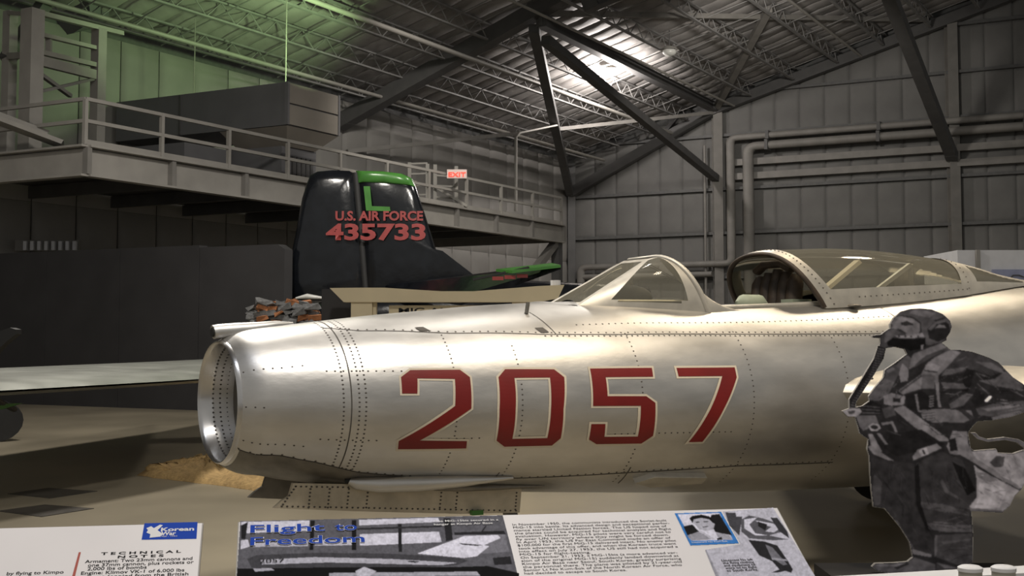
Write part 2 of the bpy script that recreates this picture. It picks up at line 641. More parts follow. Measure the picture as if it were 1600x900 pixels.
# thin sprinkler and conduit lines under the roof
for i, (a, dz, r) in enumerate(((1.6, 1.0, .07), (6.9, 0.75, .05), (4.4, 0.9, .085), (11.6, 0.7, .05))):
    o = MB().tube(rm(a, 0.4, roofz(a) - dz), rm(a, 44, roofz(a) - dz), r, 10).build('roof_pipe', M['steel_light'], smooth=50)
    tag(o, ['sprinkler pipe lowest under the roof near the eave', 'thin conduit under the middle of the roof slope', 'thick pale pipe slung under the roof joists', 'thin conduit high under the roof slope'][i], 'pipe', 'roof pipes', 'structure')
rr = random.Random(3)
for i in range(26):
    b = 1.2 + i * 1.45
    o = MB().tube(rm(0.3, b, roofz(0.3) - .30), rm(19, b + rr.uniform(-.5, 2.2), roofz(19) - .30), 0.022, 5).build('bridging_rod', M['joist'], ceiling)

# main steel: frame, braces, columns
def steel(name, p, q, wd, ht, mat, label, cat='beam', flange=True):
    t = thing(name, (p + q) / 2, label, cat, None, 'structure')
    p, q = V(p), V(q)
    d = (q - p).normalized()
    up = V((0, 0, 1)) if abs(d.z) < 0.95 else V((0, 1, 0))
    side = d.cross(up).normalized()
    u = side.cross(d).normalized()
    MB().bar(p, q, wd * (0.35 if flange else 1.0), ht, u).build('web', M[mat], t)
    if flange:
        MB().bar(p + u * ht * .47, q + u * ht * .47, wd, ht * .09, u).build('flange', M[mat], t)
        MB().bar(p - u * ht * .47, q - u * ht * .47, wd, ht * .09, u).build('flange', M[mat], t)
    for e in (p + d * 0.25, q - d * 0.25):
        MB().box(e, d * 0.4, side * (wd * 1.04), u * (ht * 1.04)).build('end_plate', M[mat], t)
    return t


bF = 15.4
N = rm(6.44, bF, 12.75)
steel('roof_girder', rm(-0.1, bF, 9.95), rm(8.6, bF, 14.45), 0.42, 0.52, 'steel_dark', 'big dark inclined roof girder rising from behind the duct box', flange=False)
steel('roof_girder', N + dR * 1.5 + Z * 0.5, rm(24, bF, 19.2), 0.3, 0.4, 'steel_dark', 'upper roof girder of the main frame near the picture top')
steel('roof_strut', N, rm(0.05, 0.25, 9.2), 0.28, 0.34, 'steel_dark', 'thin dark strut slanting steeply down to the room corner', flange=False)
steel('roof_strut', N + dR * .35 - Z * .48, rm(6.13, 0.3, 9.5), 0.26, 0.32, 'steel_dark', 'dark strut passing under the lit lamp to the first wall column', flange=False)
steel('roof_girder', N + dR * .2 + Z * .25, rm(6.13, 0.25, 13.05), 0.3, 0.42, 'steel_dark', 'long girder from the frame node to the first column top')
steel('roof_strut', rm(6.13, 0.25, 13.0), rm(10.7, 8.2, 14.9), 0.22, 0.26, 'steel', 'pale brace rising from the first column top', flange=False)
steel('roof_strut', N + Z * .55, rm(13.8, 0.2, 16.3), 0.16, 0.2, 'steel', 'thin nearly level tie across the picture top', flange=False)
steel('roof_strut', rm(0.0, 15.0, 8.95), rm(6.13, 0.2, 12.85), 0.12, 0.16, 'steel', 'thin tie rod from the side wall to the first column top', flange=False)
steel('roof_strut', rm(14.6, 0.3, 9.8), rm(14.9, 16.5, 16.5), 0.36, 0.42, 'steel_dark', 'dark strut slanting down to the second wall column', flange=False)
steel('gable_rafter', rm(0.05, 0.25, 9.2), rm(6.13, 0.25, 13.0), 0.3, 0.45, 'steel_dark', 'dark lower rafter from the room corner to the first column', flange=False)
steel('gable_rafter', rm(6.13, 0.25, 13.0), rm(30, 0.25, 22.0), 0.3, 0.45, 'steel_dark', 'dark gable rafter above the end wall panels', flange=False)
steel('gable_strut', rm(3.6, .25, 11.3), rm(4.6, .25, 12.8), 0.16, 0.16, 'steel_dark', 'short web strut near the room corner under the roof', flange=False)
steel('gable_strut', rm(10.2, .25, 14.5), rm(9.4, .25, 14.6), 0.12, 0.12, 'steel_dark', 'short web strut above the gable rafter', flange=False)
for i, (a, zt) in enumerate(((6.13, 13.3), (14.6, 16.4), (23.0, 19.6))):
    steel('wall_column', rm(a, 0.12, 0), rm(a, 0.12, zt), 0.34, 0.36, 'steel', ['first steel wall column from the room corner', 'second steel wall column from the room corner', 'third steel wall column, farthest from the corner'][i], 'column')
steel('wall_column', rm(0.05, 0.12, 0), rm(0.05, 0.12, 10.8), 0.3, 0.3, 'steel_dark', 'dark steel column in the room corner', 'column')
# big pipes on the end wall
def pipe(pts, r, label, brackets=()):
    t = thing('wall_pipe', pts[0], label, 'pipe', 'pipes on the end wall', 'structure')
    # round the corners
    out = [V(pts[0])]
    for i in range(1, len(pts) - 1):
        p, a, b = V(pts[i]), V(pts[i - 1]), V(pts[i + 1])
        d1, d2 = (a - p).normalized(), (b - p).normalized()
        k = r * 1.8
        for s in frange(0, 1, 6):
            out.append((p + d1 * k) * (1 - s) ** 2 + p * 2 * s * (1 - s) + (p + d2 * k) * s * s)
    out.append(V(pts[-1]))
    MB().path(out, r, 14).build('run', M['steel'], t, smooth=50)
    for p in brackets:
        MB().box(p, dR * .12, dL * (r * 2.5), Z * (r * 2.5)).build('clamp', M['steel_dark'], t)
    return t


pipe([rm(30, .42, 11.45), rm(6.75, .42, 11.45), rm(6.75, .42, 5.25), rm(0.6, .42, 5.25), rm(.6, .42, 3.5)], 0.16, 'upper fat pipe turning down beside the first column', [rm(a, .42, 11.45) for a in (8.2, 12.2, 17)])
pipe([rm(30, .5, 10.95), rm(7.45, .5, 10.95), rm(7.45, .5, 2.0)], 0.2, 'lower fat pipe turning down right of the first column', [rm(a, .5, 10.95) for a in (8.2, 12.2, 17)])
pipe([rm(5.7, .3, 11.2), rm(5.7, .3, 3.0)], 0.05, 'thin conduit beside the first column')
pipe([rm(0.6, .4, 4.75), rm(4.9, .4, 4.75), rm(6.0, .4, 4.75)], 0.14, 'low level pipe behind the windscreen')
MB_ = MB().box(rm(4.4, .45, 5.0), dR * 0.9, dL * .3, Z * .6).build('junction_box', M['steel'])
tag(MB_, 'grey junction box between the low pipes', 'box', kind='structure')

# lamps under the roof
def high_bay(px, py, lit, label, D0=None):
    best = None
    for D in [20 + .1 * k for k in range(300)]:
        p = at(px, py, D)
        a = (p - C0).dot(dR)
        if p.z > roofz(a) - 0.95:
            best = p
            break
    p = at(px, py, D0) if D0 else best
    zr = roofz((p - C0).dot(dR)) - .05
    t = thing('high_bay_lamp', p, label, 'lamp')
    MB().tube(p + Z * .12, V((p.x, p.y, zr)), 0.02, 6).build('stem', M['steel_dark'], t)
    m = MB()
    m.grid(lambda a, b: p + V((0.3 * a * math.cos(b), 0.3 * a * math.sin(b), 0.22 - 0.18 * a * a)), [0.15, .4, .7, 1], [2 * math.pi * k / 16 for k in range(16)], closed=True)
    m.build('reflector', M['steel_light'], t, smooth=60)
    MB().ball(p + Z * (-.03), .26 if lit else .22, .26 if lit else .22, .18).build('bulb', M['bulb'] if lit else M['lamp_glass'], t, smooth=60)
    if lit:
        l = lamp('lamp_light', 'POINT', p - Z * .45, None, 1050, (1.0, 0.93, 0.88), 0.15)
    return t


high_bay(956, 110, True, 'brightly lit high-bay lamp under the roof', 40.4)
high_bay(1046, 80, False, 'unlit glass high-bay lamp under the roof')

# ------------------------------------------------------------------ mezzanine
MZ, MA, MB0, MB1 = 6.13, 5.25, 11.4, 29.8
mez = thing('mezzanine', rm(2.6, 20, 5.4), 'grey steel mezzanine platform along the side wall with railing', 'mezzanine', kind='structure')
MB().box(rm(MA / 2, (MB0 + MB1) / 2, MZ - .06), dR * MA, dL * (MB1 - MB0), Z * .1).build('deck', M['steel_dark'], mez)
m = MB()
MB().bar(rm(MA, MB0, MZ - .40), rm(MA, MB1, MZ - .40), 0.04, .62).build('edge_web', M['steel_light'], mez)
for z in (MZ - .04, MZ - .72):
    MB().bar(rm(MA + .06, MB0, z), rm(MA + .06, MB1, z), 0.2, .05).build('edge_flange', M['steel_light'], mez)
MB().bar(rm(0, MB1, MZ - .40), rm(MA, MB1, MZ - .40), 0.04, .62).build('edge_web', M['steel_light'], mez)
for z in (MZ - .04, MZ - .72):
    MB().bar(rm(0, MB1 + .06, z), rm(MA + .1, MB1 + .06, z), 0.2, .05).build('edge_flange', M['steel_light'], mez)
MB().bar(rm(0, MB0, MZ - .40), rm(MA, MB0, MZ - .40), 0.04, .62).build('edge_web', M['steel'], mez)
for b in frange(MB0, MB1, 9):
    MB().box(rm(MA + .07, b, MZ - .38), dR * .12, dL * .10, Z * .62).build('stiffener', M['steel'], mez)
for b in frange(MB0 + 1, MB1 - 1, 7):
    MB().bar(rm(0, b, MZ - .3), rm(MA, b, MZ - .3), .12, .35).build('joist', M['steel_dark'], mez)
for a, b in ((MA - .1, MB0 + .1), (MA - .6, 18.5)):
    MB().box(rm(a, b, (MZ - .7) / 2), dR * .25, dL * .25, Z * (MZ - .7)).build('post', M['steel_dark'], mez)
MB().bar(rm(MA - .1, MB0 + .2, 5.4), rm(MA - .1, MB0 + 3.8, 2.2), .22, .22).build('knee_brace', M['steel'], mez)
# railing
for z in (MZ + 1.07, MZ + .56):
    MB().bar(rm(MA, MB0, z), rm(MA, MB1, z), .06, .085).build('rail', M['steel_light'], mez)
    MB().bar(rm(0, MB1, z), rm(MA, MB1, z), .06, .085).build('rail', M['steel_light'], mez)
MB().bar(rm(MA, MB0, MZ + .07), rm(MA, MB1, MZ + .07), .03, .12).build('toe_board', M['steel_light'], mez)
src = None
for b in frange(MB0, MB1, 10):
    if src is None:
        src = MB().box(rm(MA, b, MZ + .54), dR * .07, dL * .07, Z * 1.06).build('rail_post', M['steel_light'], mez)
        b00 = b
    else:
        share(src, mez, dL * (b - b00))
for a in (0.2, 2.6):
    MB().box(rm(a, MB1, MZ + .54), dR * .07, dL * .07, Z * 1.06).build('rail_post', M['steel_light'], mez)

# duct box on the mezzanine
ahu = thing('air_handler', rm(2.6, 23.2, MZ), 'large grey air handling box with hopper end on the mezzanine', 'air handler')
def slab(name, a0, a1, b0, b1, z0, z1, mat, parent):
    return MB().box(rm((a0 + a1) / 2, (b0 + b1) / 2, (z0 + z1) / 2), dR * (a1 - a0), dL * (b1 - b0), Z * (z1 - z0)).build(name, M[mat], parent)
slab('main_box', 0.05, 5.05, 22.3, 24.1, 7.72, 8.95, 'ahu', ahu)
for k in range(2):
    slab('end_panel', 5.05, 5.10, 22.3, 24.1, 7.74 + .62 * k, 7.72 + .62 * k + .59, 'ahu_lit', ahu)
for b in (22.3, 24.1):
    slab('corner_seam', 5.03, 5.12, b - .03, b + .03, 7.72, 8.95, 'ahu', ahu)
m = MB()
m.add([rm(5.08, 22.3, 7.7), rm(5.08, 24.1, 7.7), rm(3.2, 24.1, 7.7), rm(3.2, 22.3, 7.7), rm(4.75, 22.7, 7.2), rm(4.75, 23.7, 7.2), rm(3.4, 23.7, 7.2), rm(3.4, 22.7, 7.2)],
      [(0, 1, 2, 3), (4, 7, 6, 5), (0, 4, 5, 1), (1, 5, 6, 2), (2, 6, 7, 3), (3, 7, 4, 0)])
m.build('hopper', M['ahu_lit'], ahu)
slab('lower_box', 0.6, 4.7, 22.6, 23.8, 6.15, 7.2, 'ahu', ahu)
slab('lower_box', 0.6, 3.4, 24.0, 25.4, 6.15, 7.15, 'ahu', ahu)
for k in range(5):
    slab('louver', 4.70, 4.74, 22.75 + .16 * k, 22.83 + .16 * k, 6.3, 6.95, 'steel_dark', ahu)
slab('side_panel', 2.0, 2.06, 24.1, 24.13, 7.74, 8.93, 'steel_dark', ahu)
slab('lower_box', 2.2, 4.8, 18.6, 20.9, 6.15, 6.9, 'ahu_lit', ahu)
for a in (4.3, 1.6):
    o = MB().tube(rm(a, 23.2, 8.95), rm(a, 23.2, roofz(a) - .2), .012, 5).build('hanger_wire', M['steel_light'])
    tag(o, 'thin hanger wire above the %s end of the duct box' % ('near' if a > 3 else 'far'), 'wire')

# tower of steel framing on the mezzanine at the picture's left
tw = thing('stair_tower', rm(2.5, 29.4, MZ), 'tall pale steel stair tower frame at the mezzanine corner', 'tower')
pA, pB, pC = at(47, 200, 23.5), at(152, 190, 26.0), at(12, 200, 24.6)
def vert(p, z1, wd, nm='post'):
    MB().box(V((p.x, p.y, (MZ + z1) / 2)), dR * wd, dL * wd, Z * (z1 - MZ)).build(nm, M['steel_light'], tw)
zA, zB = at(47, 15, 23.5).z, at(152, 45, 26.0).z
vert(pA, zA, .30)
vert(pB, zB, .22)
vert(pC, at(12, 18, 24.6).z, .2)
def lv(p, py, Y):
    return at(p, py, Y)
for (x0, y0, x1, y1, w_) in ((47, 17, 190, 52, .12), (47, 50, 158, 77, .1), (47, 78, 156, 103, .12), (50, 92, 152, 118, .25)):
    MB().bar(at(x0, y0, 23.5), at(x1, y1, lerp(23.5, 26.0, (x1 - 47) / 105)), .12, w_).build('rail', M['steel_light'], tw)
MB().bar(at(12, 20, 24.6), at(45, 22, 23.5), .08, .1).build('rail', M['steel_light'], tw)
MB().bar(at(12, 88, 24.6), at(45, 86, 23.5), .1, .16).build('rail', M['steel_light'], tw)
MB().bar(at(50, 146, 23.5), at(152, 122, 26.0), .06, .07).build('brace', M['steel'], tw)
MB().bar(at(55, 110, 23.5), at(110, 150, 25.0), .08, .09).build('brace', M['steel'], tw)
MB().bar(at(76, 60, 24.2), at(76, 82, 24.2), .1, .1).build('strut', M['steel_light'], tw)
MB().bar(at(10, 95, 24.6), at(70, 5, 26), .2, .3).build('chute', M['steel_dark'], tw)
du = thing('round_duct', at(120, 20, 29), 'fat grey duct above the stair tower', 'duct', kind='structure')
MB().tube(at(80, 5, 28), at(205, -20, 31), .95, 20).build('run', M['ahu'], du, smooth=50)
st = thing('gangway', at(40, 205, 22.5), 'inclined gangway resting on the mezzanine corner', 'gangway')
MB().bar(at(-20, 182, 22.2), at(98, 226, 22.6), .7, .10).build('tread_plate', M['steel_light'], st)
MB().bar(at(-20, 172, 22.2), at(75, 208, 22.6), .05, .12).build('side_rail', M['steel_light'], st)

# ladder cage and exit sign on the mezzanine far end
lc = thing('safety_gate', at(680, 300, 33), 'pale green ladder gate behind the mezzanine railing', 'gate')
for x in (640, 668, 680, 713):
    MB().bar(at(x, 318, 33.2), at(x, 254 + (x - 640) * .08, 33.2), .09, .09).build('post', M['steel_light'], lc)
for y0 in (256, 272, 290, 305):
    MB().bar(at(640, y0, 33.2), at(668, y0 - 1, 33.2), .05, .06).build('rung', M['steel_light'], lc)
    MB().bar(at(680, y0 + 18, 33.2), at(713, y0 + 20, 33.2), .05, .06).build('rung', M['steel_light'], lc)
MB().bar(at(680, 292, 33.1), at(730, 322, 33.1), .06, .08).build('brace', M['steel_light'], lc)
ex = thing('exit_sign', at(714, 272, 32.2), 'small glowing red exit sign above the mezzanine railing', 'sign')
MB().box(at(714, 272, 32.25), (.50, 0, 0), (0, .1, 0), (0, 0, .30)).build('housing', M['exit_box'], ex)


def text(body, name, mat, parent, p, xdir, ydir, size=None, width=None, bold=0.0, depth=0.0, align='LEFT', sq=1.0):
    cu = bpy.data.curves.new(name, 'FONT')
    cu.body = body
    cu.size = 1.0
    cu.offset = bold
    cu.extrude = 0
    cu.align_x = align
    cu.resolution_u = 3
    tmp = bpy.data.objects.new(name + '_tmp', cu)
    col.objects.link(tmp)
    bpy.context.view_layer.update()
    dg = bpy.context.evaluated_depsgraph_get()
    me = bpy.data.meshes.new_from_object(tmp.evaluated_get(dg))
    bpy.data.objects.remove(tmp)
    xs = [v.co.x for v in me.vertices]
    wd = max(xs) - min(xs)
    s = size if size else width / wd
    sx = width / wd if width else s * sq
    if align == 'LEFT':
        x0 = min(xs)
    elif align == 'CENTER':
        x0 = 0
    else:
        x0 = max(xs)
    p, xdir, ydir = V(p), V(xdir), V(ydir)
    o0 = ORG[parent.name]
    for v in me.vertices:
        q = p + xdir * ((v.co.x - x0) * sx) + ydir * (v.co.y * s)
        v.co = W(q) - o0
    me.materials.clear()
    me.materials.append(mat)
    o = bpy.data.objects.new(name, me)
    col.objects.link(o)
    o.parent = parent
    ORG[o.name] = o0
    return o


text('EXIT', 'lettering', M['exit_red'], ex, at(714, 276, 32.18), (1, 0, 0), (0, 0, 1), size=.22, align='CENTER', bold=.02)
# thin lit conduit in front of the side wall
o = MB().path([at(806, 330, 40), at(806, 214, 40), at(812, 208, 40), at(870, 196, 41.5)], .05, 8).build('conduit_drop', M['steel_light'], smooth=50)
tag(o, 'pale conduit dropping from the roof beside the mezzanine rail', 'pipe', kind='structure')

# ------------------------------------------------------------------ dark partition under the mezzanine
pt = thing('display_partition', at(220, 640, 23), 'long charcoal display partition under the mezzanine', 'partition')
pl, pr = floor_pt(-40, 629), floor_pt(443, 646)
ptz = at(440, 381, pr.y).z
dd = (pr - pl)
for k in range(4):
    a_, b_ = pl + dd * (k / 4), pl + dd * ((k + 1) / 4 - .002)
    z1 = ptz + (0.05 if k < 3 else 0)
    poly = [a_, b_, b_ + Z * (z1 - .12), b_ + Z * z1 - dd.normalized() * .15, a_ + Z * z1] if k == 3 else [a_, b_, b_ + Z * z1, a_ + Z * z1]
    MB().prism(poly, V((0.1, .2, 0))).build('panel', M['partition'], pt)
# vent strip behind the partition
vs = thing('vent_grille', at(75, 384, 27), 'pale slatted vent grille above the dark partition', 'vent')
MB().box(at(75, 384, 27.1), (1.35, 0, 0), (0, .15, 0), (0, 0, .30)).build('frame', M['steel'], vs)
for k in range(8):
    MB().box(at(40 + k * 11, 384, 26.98), (.07, 0, 0), (0, .1, 0), (0, 0, .25)).build('slat', M['white'], vs)

# ------------------------------------------------------------------ black bomber tail
YT = 22.0
tail = thing('bomber_tail', at(570, 500, YT), 'gloss black aircraft tail with green tip and red serial number', 'aircraft')
tf = V((0, 0.06, 0))


def fin(name, pts, mat, thick, bulge=True):
    """aerofoil-like slab traced as outline, thick in depth, edges thinned"""
    P = [at(x, y, YT) for x, y in pts]
    c = sum(P, V((0, 0, 0))) / len(P)
    m = MB()
    rings = []
    for k, (s, d) in enumerate(((1.0, 0.0), (0.93, .5), (0.75, .85), (0.4, 1.0))):
        rings.append([c + (p - c) * s + V((0, -thick * d, 0)) for p in P])
    back = [c + (p - c) * .8 + V((0, thick, 0)) for p in P]
    n = len(P)
    vs = sum(rings, []) + back
    fs = []
    for r in range(3):
        for i in range(n):
            fs.append((r * n + i, r * n + (i + 1) % n, (r + 1) * n + (i + 1) % n, (r + 1) * n + i))
    fs.append([3 * n + i for i in range(n)])
    for i in range(n):
        fs.append((i, 4 * n + i, 4 * n + (i + 1) % n, (i + 1) % n))
    fs.append([4 * n + i for i in range(n)][::-1])
    m.add(vs, fs)
    return m.build(name, mat, tail, smooth=40)


fin('rudder', [(480, 285), (485, 274), (496, 268), (520, 266), (546, 267), (554, 272), (558, 300), (564, 370), (571, 470), (440, 470), (446, 440), (462, 365), (472, 310)], M['black_gloss'], .16)
fin('fin', [(556, 268), (600, 270), (630, 274), (643, 281), (650, 292), (664, 335), (683, 395), (700, 420), (722, 436), (760, 445), (760, 470), (573, 470), (566, 370), (560, 300)], M['black_gloss'], .20)
fin('fin_tip', [(556, 267), (598, 268), (630, 272), (644, 279), (650, 293), (600, 289), (559, 287)], M['green_gloss'], .225)
MB().tube(at(556, 270, YT - .02), at(573, 468, YT - .02), .07, 8).build('hinge_line', M['black'], tail, smooth=50)
yF = YT - .235
def decal(name, polys, mat, Y):
    m = MB()
    for pl_ in polys:
        m.prism([at(x, y, Y) for x, y in pl_], (0, .02, 0))
    return m.build(name, mat, tail)
decal('code_letter', [[(568, 291), (578, 291), (581, 322), (609, 323), (610, 330), (572, 329)]], M['green_gloss'], yF)
for body, name, x, y, h, x1 in (('U.S. AIR FORCE', 'service_lettering', 524, 344, 14, 661), ('435733', 'serial_number', 509, 374, 24, 665)):
    p0, p1 = at(x, y, yF - .01), at(x1, y, yF - .01)
    text(body, name, M['tail_red'], tail, p0, (1, 0, 0), (0, 0, 1), size=h / F * YT * 1.42, width=p1.x - p0.x, bold=.035)
# stabiliser toward the visitor and the fuselage stub
m = MB()
A_, B_, C_, D_ = at(600, 446, YT - .1), at(862, 413, 18.6), at(876, 416, 18.2), at(720, 462, 19.5)
m.add([A_, B_, C_, D_, A_ - Z * .18, B_ - Z * .06, C_ - Z * .06, D_ - Z * .2], [(0, 1, 2, 3), (7, 6, 5, 4), (0, 4, 5, 1), (1, 5, 6, 2), (2, 6, 7, 3), (3, 7, 4, 0)])
m.build('stabiliser', M['black_gloss'], tail)
m = MB()
A2, B2, C2, D2 = at(775, 422, 18.55), at(862, 412.5, 18.55), at(876, 415.5, 18.15), at(800, 424.5, 18.2)
m.add([A2 + Z * .02, B2 + Z * .02, C2 + Z * .02, D2 + Z * .02, A2 - Z * .03, B2 - Z * .03, C2 - Z * .03, D2 - Z * .03], [(0, 1, 2, 3), (7, 6, 5, 4), (0, 4, 5, 1), (1, 5, 6, 2), (2, 6, 7, 3), (3, 7, 4, 0)])
m.build('stabiliser_tip', M['green_gloss'], tail)
m = MB()
for x in (778, 797, 816):
    p = at(x, 435 - (x - 778) * .1, 18.3)
    m.box(p, (.16, 0, 0), (0, .03, 0), (0, 0, .07))
m.build('red_markings', M['tail_red'], tail)
MB().bar(at(740, 437, 18.6), at(826, 418, 18.2), .05, .04).build('mass_arm', M['black'], tail)
MB().path([at(440, 520, YT + .3), at(560, 505, YT + .3), at(780, 500, YT + .3), at(1000, 520, YT + .4)], [.4, .75, .95, 1.1], 18).build('tail_cone', M['black_gloss'], tail, smooth=60)
MB().box(at(560, 600, YT + .3), (.15, 0, 0), (0, .15, 0), (0, 0, 1.6)).build('support_stand', M['steel_dark'], tail)
MB().path([at(462, 466, 21), at(480, 463, 21), at(510, 466, 21)], [.02, .06, .02], 8).build('tail_light', M['lamp_glass'], tail, smooth=60)

# ------------------------------------------------------------------ gate sign, ruin, sand, far wing
YG = 12.0
gs = thing('gate_sign', at(690, 640, YG), 'cream curved-roof gate sign behind the silver jet', 'sign')
top = [(515, 450), (560, 449.5), (600, 449.5), (640, 452), (690, 455), (740, 455), (790, 451), (840, 447), (882, 445)]
m = MB()
m.prism([at(x, y, YG) for x, y in top] + [at(872, 466, YG), at(840, 472, YG), at(537, 472, YG)], (0, .18, 0))
m.build('roof_board', M['cream'], gs)
for x0, x1 in ((549, 582), (800, 832)):
    p, q = at(x0, 472, YG + .05), at(x1, 472, YG + .05)
    MB().box(V(((p.x + q.x) / 2, YG + .1, p.z / 2)), (q.x - p.x, 0, 0), (0, .15, 0), (0, 0, p.z)).build('post', M['cream'], gs)
MB().box(at(586, 484, YG + .12), (.03, 0, 0), (0, .1, 0), (0, 0, .2)).build('post_edge', M['cream'], gs)
p, q = at(607, 477, YG + .05), at(800, 477, YG + .05)
MB().box(V(((p.x + q.x) / 2, YG + .12, p.z - .2)), (q.x - p.x, 0, 0), (0, .05, 0), (0, 0, .4)).build('name_board', M['cream'], gs)
text('MIG ALLEY', 'lettering', M['ink'], gs, at(623, 488.5, YG + .09), (1, 0, 0), (0, 0, 1), size=.083, sq=1.75, bold=.02)
MB().box(V((at(526, 470, YG + .5).x, YG + .5, .98)), (.28, 0, 0), (0, .1, 0), (0, 0, at(526, 452, YG + .5).z * 2 - 1.96)).build('side_board', M['partition'], gs)
MB().tube(at(868, 446, YG + .2), at(868, 438, YG + .2), .05, 10).build('post_cap', M['white'], gs)

YRu = 16.5
ruin = thing('brick_ruin', at(434, 700, YRu), 'broken stub of stacked grey stones and orange bricks', 'ruin')
bm_src = {}
rr = random.Random(11)
base = at(434, 640, YRu)
ztop = at(434, 470, YRu).z
for i in range(4):
    for mt in ('stone', 'brick'):
        m = MB()
        s = (0.09 + .03 * i, .11, .05 + .014 * i)
        jit = [V((rr.uniform(-.022, .022), rr.uniform(-.02, .02), rr.uniform(-.016, .016))) for _ in range(8)]
        m.box((0, 0, 0), (s[0], 0, 0), (0, s[1], 0), (0, 0, s[2]))
        m.v = [p + j for p, j in zip(m.v, jit)]
        o = m.build(mt + '_piece', M[mt], None)
        col.objects.unlink(o)
        bm_src[(mt, i)] = o.data
        bpy.data.objects.remove(o)
z = 0.04
nb = 0
while z < ztop:
    half = 0.38 - 0.05 * (z > ztop - .12) + rr.uniform(-.03, .03)
    x = -half
    for yy in (0.0, 0.30):
        x = -half + rr.uniform(-.03, .03)
        while x < half:
            i = rr.randrange(4)
            mt = 'brick' if rr.random() < .38 else 'stone'
            wd = .09 + .03 * i
            o = bpy.data.objects.new('brick' if mt == 'brick' else 'stone', bm_src[(mt, i)])
            col.objects.link(o)
            o.parent = ruin
            o.location = W(V((base.x + x + wd / 2, YRu + yy + rr.uniform(-.05, .05), z + rr.uniform(-.01, .01)))) - ORG[ruin.name]
            o.rotation_euler = (rr.uniform(-.3, .3), rr.uniform(-.4, .4), rr.uniform(-.5, .5))
            x += wd * .95
            nb += 1
    z += 0.085 if z > ztop - .75 else .17
MB().box(V((base.x, YRu + .15, (ztop - .08) / 2)), (.44, 0, 0), (0, .22, 0), (0, 0, ztop - .08)).build('core', M['stone'], ruin)

sand_px = [(214, 743), (240, 737), (262, 734), (285, 728), (300, 722), (322, 717), (345, 700), (380, 700), (430, 720), (440, 765), (408, 769), (360, 762), (310, 755), (255, 749)]
sp = [floor_pt(x, y) for x, y in sand_px]
sc = sum(sp, V((0, 0, 0))) / len(sp)
m = MB()
rr = random.Random(5)
ns = len(sp)
rings = []
for s_, h_ in ((1.0, 0.0), (.93, .05), (.8, .09), (.6, .11), (.35, .12), (.12, .12)):
    rg = []
    for i in range(ns * 3):
        a_, b_ = sp[i // 3], sp[(i // 3 + 1) % ns]
        p = a_.lerp(b_, (i % 3) / 3)
        rg.append(sc + (p - sc) * (s_ * (1 + rr.uniform(-.03, .03))) + Z * (h_ * (1 + rr.uniform(-.4, .4)) + .001))
    rings.append(rg)
n3 = ns * 3
m.add(sum(rings, []), [(r * n3 + i, r * n3 + (i + 1) % n3, (r + 1) * n3 + (i + 1) % n3, (r + 1) * n3 + i) for r in range(5) for i in range(n3)] + [[5 * n3 + i for i in range(n3)]])
sand = tag(m.build('sand_bed', M['sand'], smooth=80), 'low heap of brown sand on the floor behind the jet nose', 'sand', kind='stuff')
rr = random.Random(9)
for k in range(9):
    p = floor_pt(250 + k * 12, 735 - k * 2.6 + rr.uniform(-2, 2), .06)
    m = MB().ball(p, rr.uniform(.09, .2), rr.uniform(.08, .15), rr.uniform(.05, .09), 8, 5)
    m.v = [q + V((rr.uniform(-.02, .02), rr.uniform(-.02, .02), rr.uniform(-.015, .015))) for q in m.v]
    m.build('clod', M['sand'], sand, smooth=70)

fw = thing('parked_wing', at(150, 640, 12), 'bare metal aircraft wing reaching in from the picture left', 'aircraft')
m = MB()
secs = []
for px, yn, yf in ((-160, 622, 583), (0, 612, 576), (130, 604.5, 570.5), (250, 597.5, 565.5), (318, 593, 562), (340, 592, 561)):
    n_, f_ = floor_pt(px, yn, 1.2), floor_pt(px, yf, 1.27)
    ring = []
    for k in range(17):
        t = k / 16
        c_ = 0.5 - 0.5 * math.cos(t * 2 * math.pi)
        th = .16 * (math.sqrt(max(c_, 0)) * 1.4 * (1 - c_) + .06 * (c_ < .99))
        sgn = 1 if k <= 8 else -1
        ring.append(n_.lerp(f_, c_) + Z * (th * sgn))
    secs.append(ring)
n_ = 17
m.add(sum(secs, []), [(r * n_ + i, (r + 1) * n_ + i, (r + 1) * n_ + i + 1, r * n_ + i + 1) for r in range(len(secs) - 1) for i in range(16)])
m.build('wing_skin', M['bare_wing'], fw, smooth=50)
MB().tube(at(-30, 612, 10.2), at(22, 640, 11.2), .03, 8).build('gear_strut', M['steel_dark'], fw)
w_ = floor_pt(-14, 690, 0)
MB().path([w_ + V((-.1, .1, .34)), w_ + V((.1, -.1, .34))], .34, 20).build('wheel', M['black'], fw, smooth=40)
MB().prism([at(-30, 632, 10.6), at(35, 630, 11), at(2, 640, 10.8)], (0, .04, 0)).build('gear_door', M['green_gloss'], fw)
bl = thing('propeller_blade', at(0, 540, 9), 'dark rounded propeller blade tip at the picture left edge', 'propeller')
MB().prism([at(x, y, 9.0) for x, y in ((-60, 575), (-20, 528), (0, 517), (16, 512), (25, 515), (25, 522), (12, 532), (0, 543), (-40, 585))], (0.02, .05, 0)).build('blade', M['black'], bl)

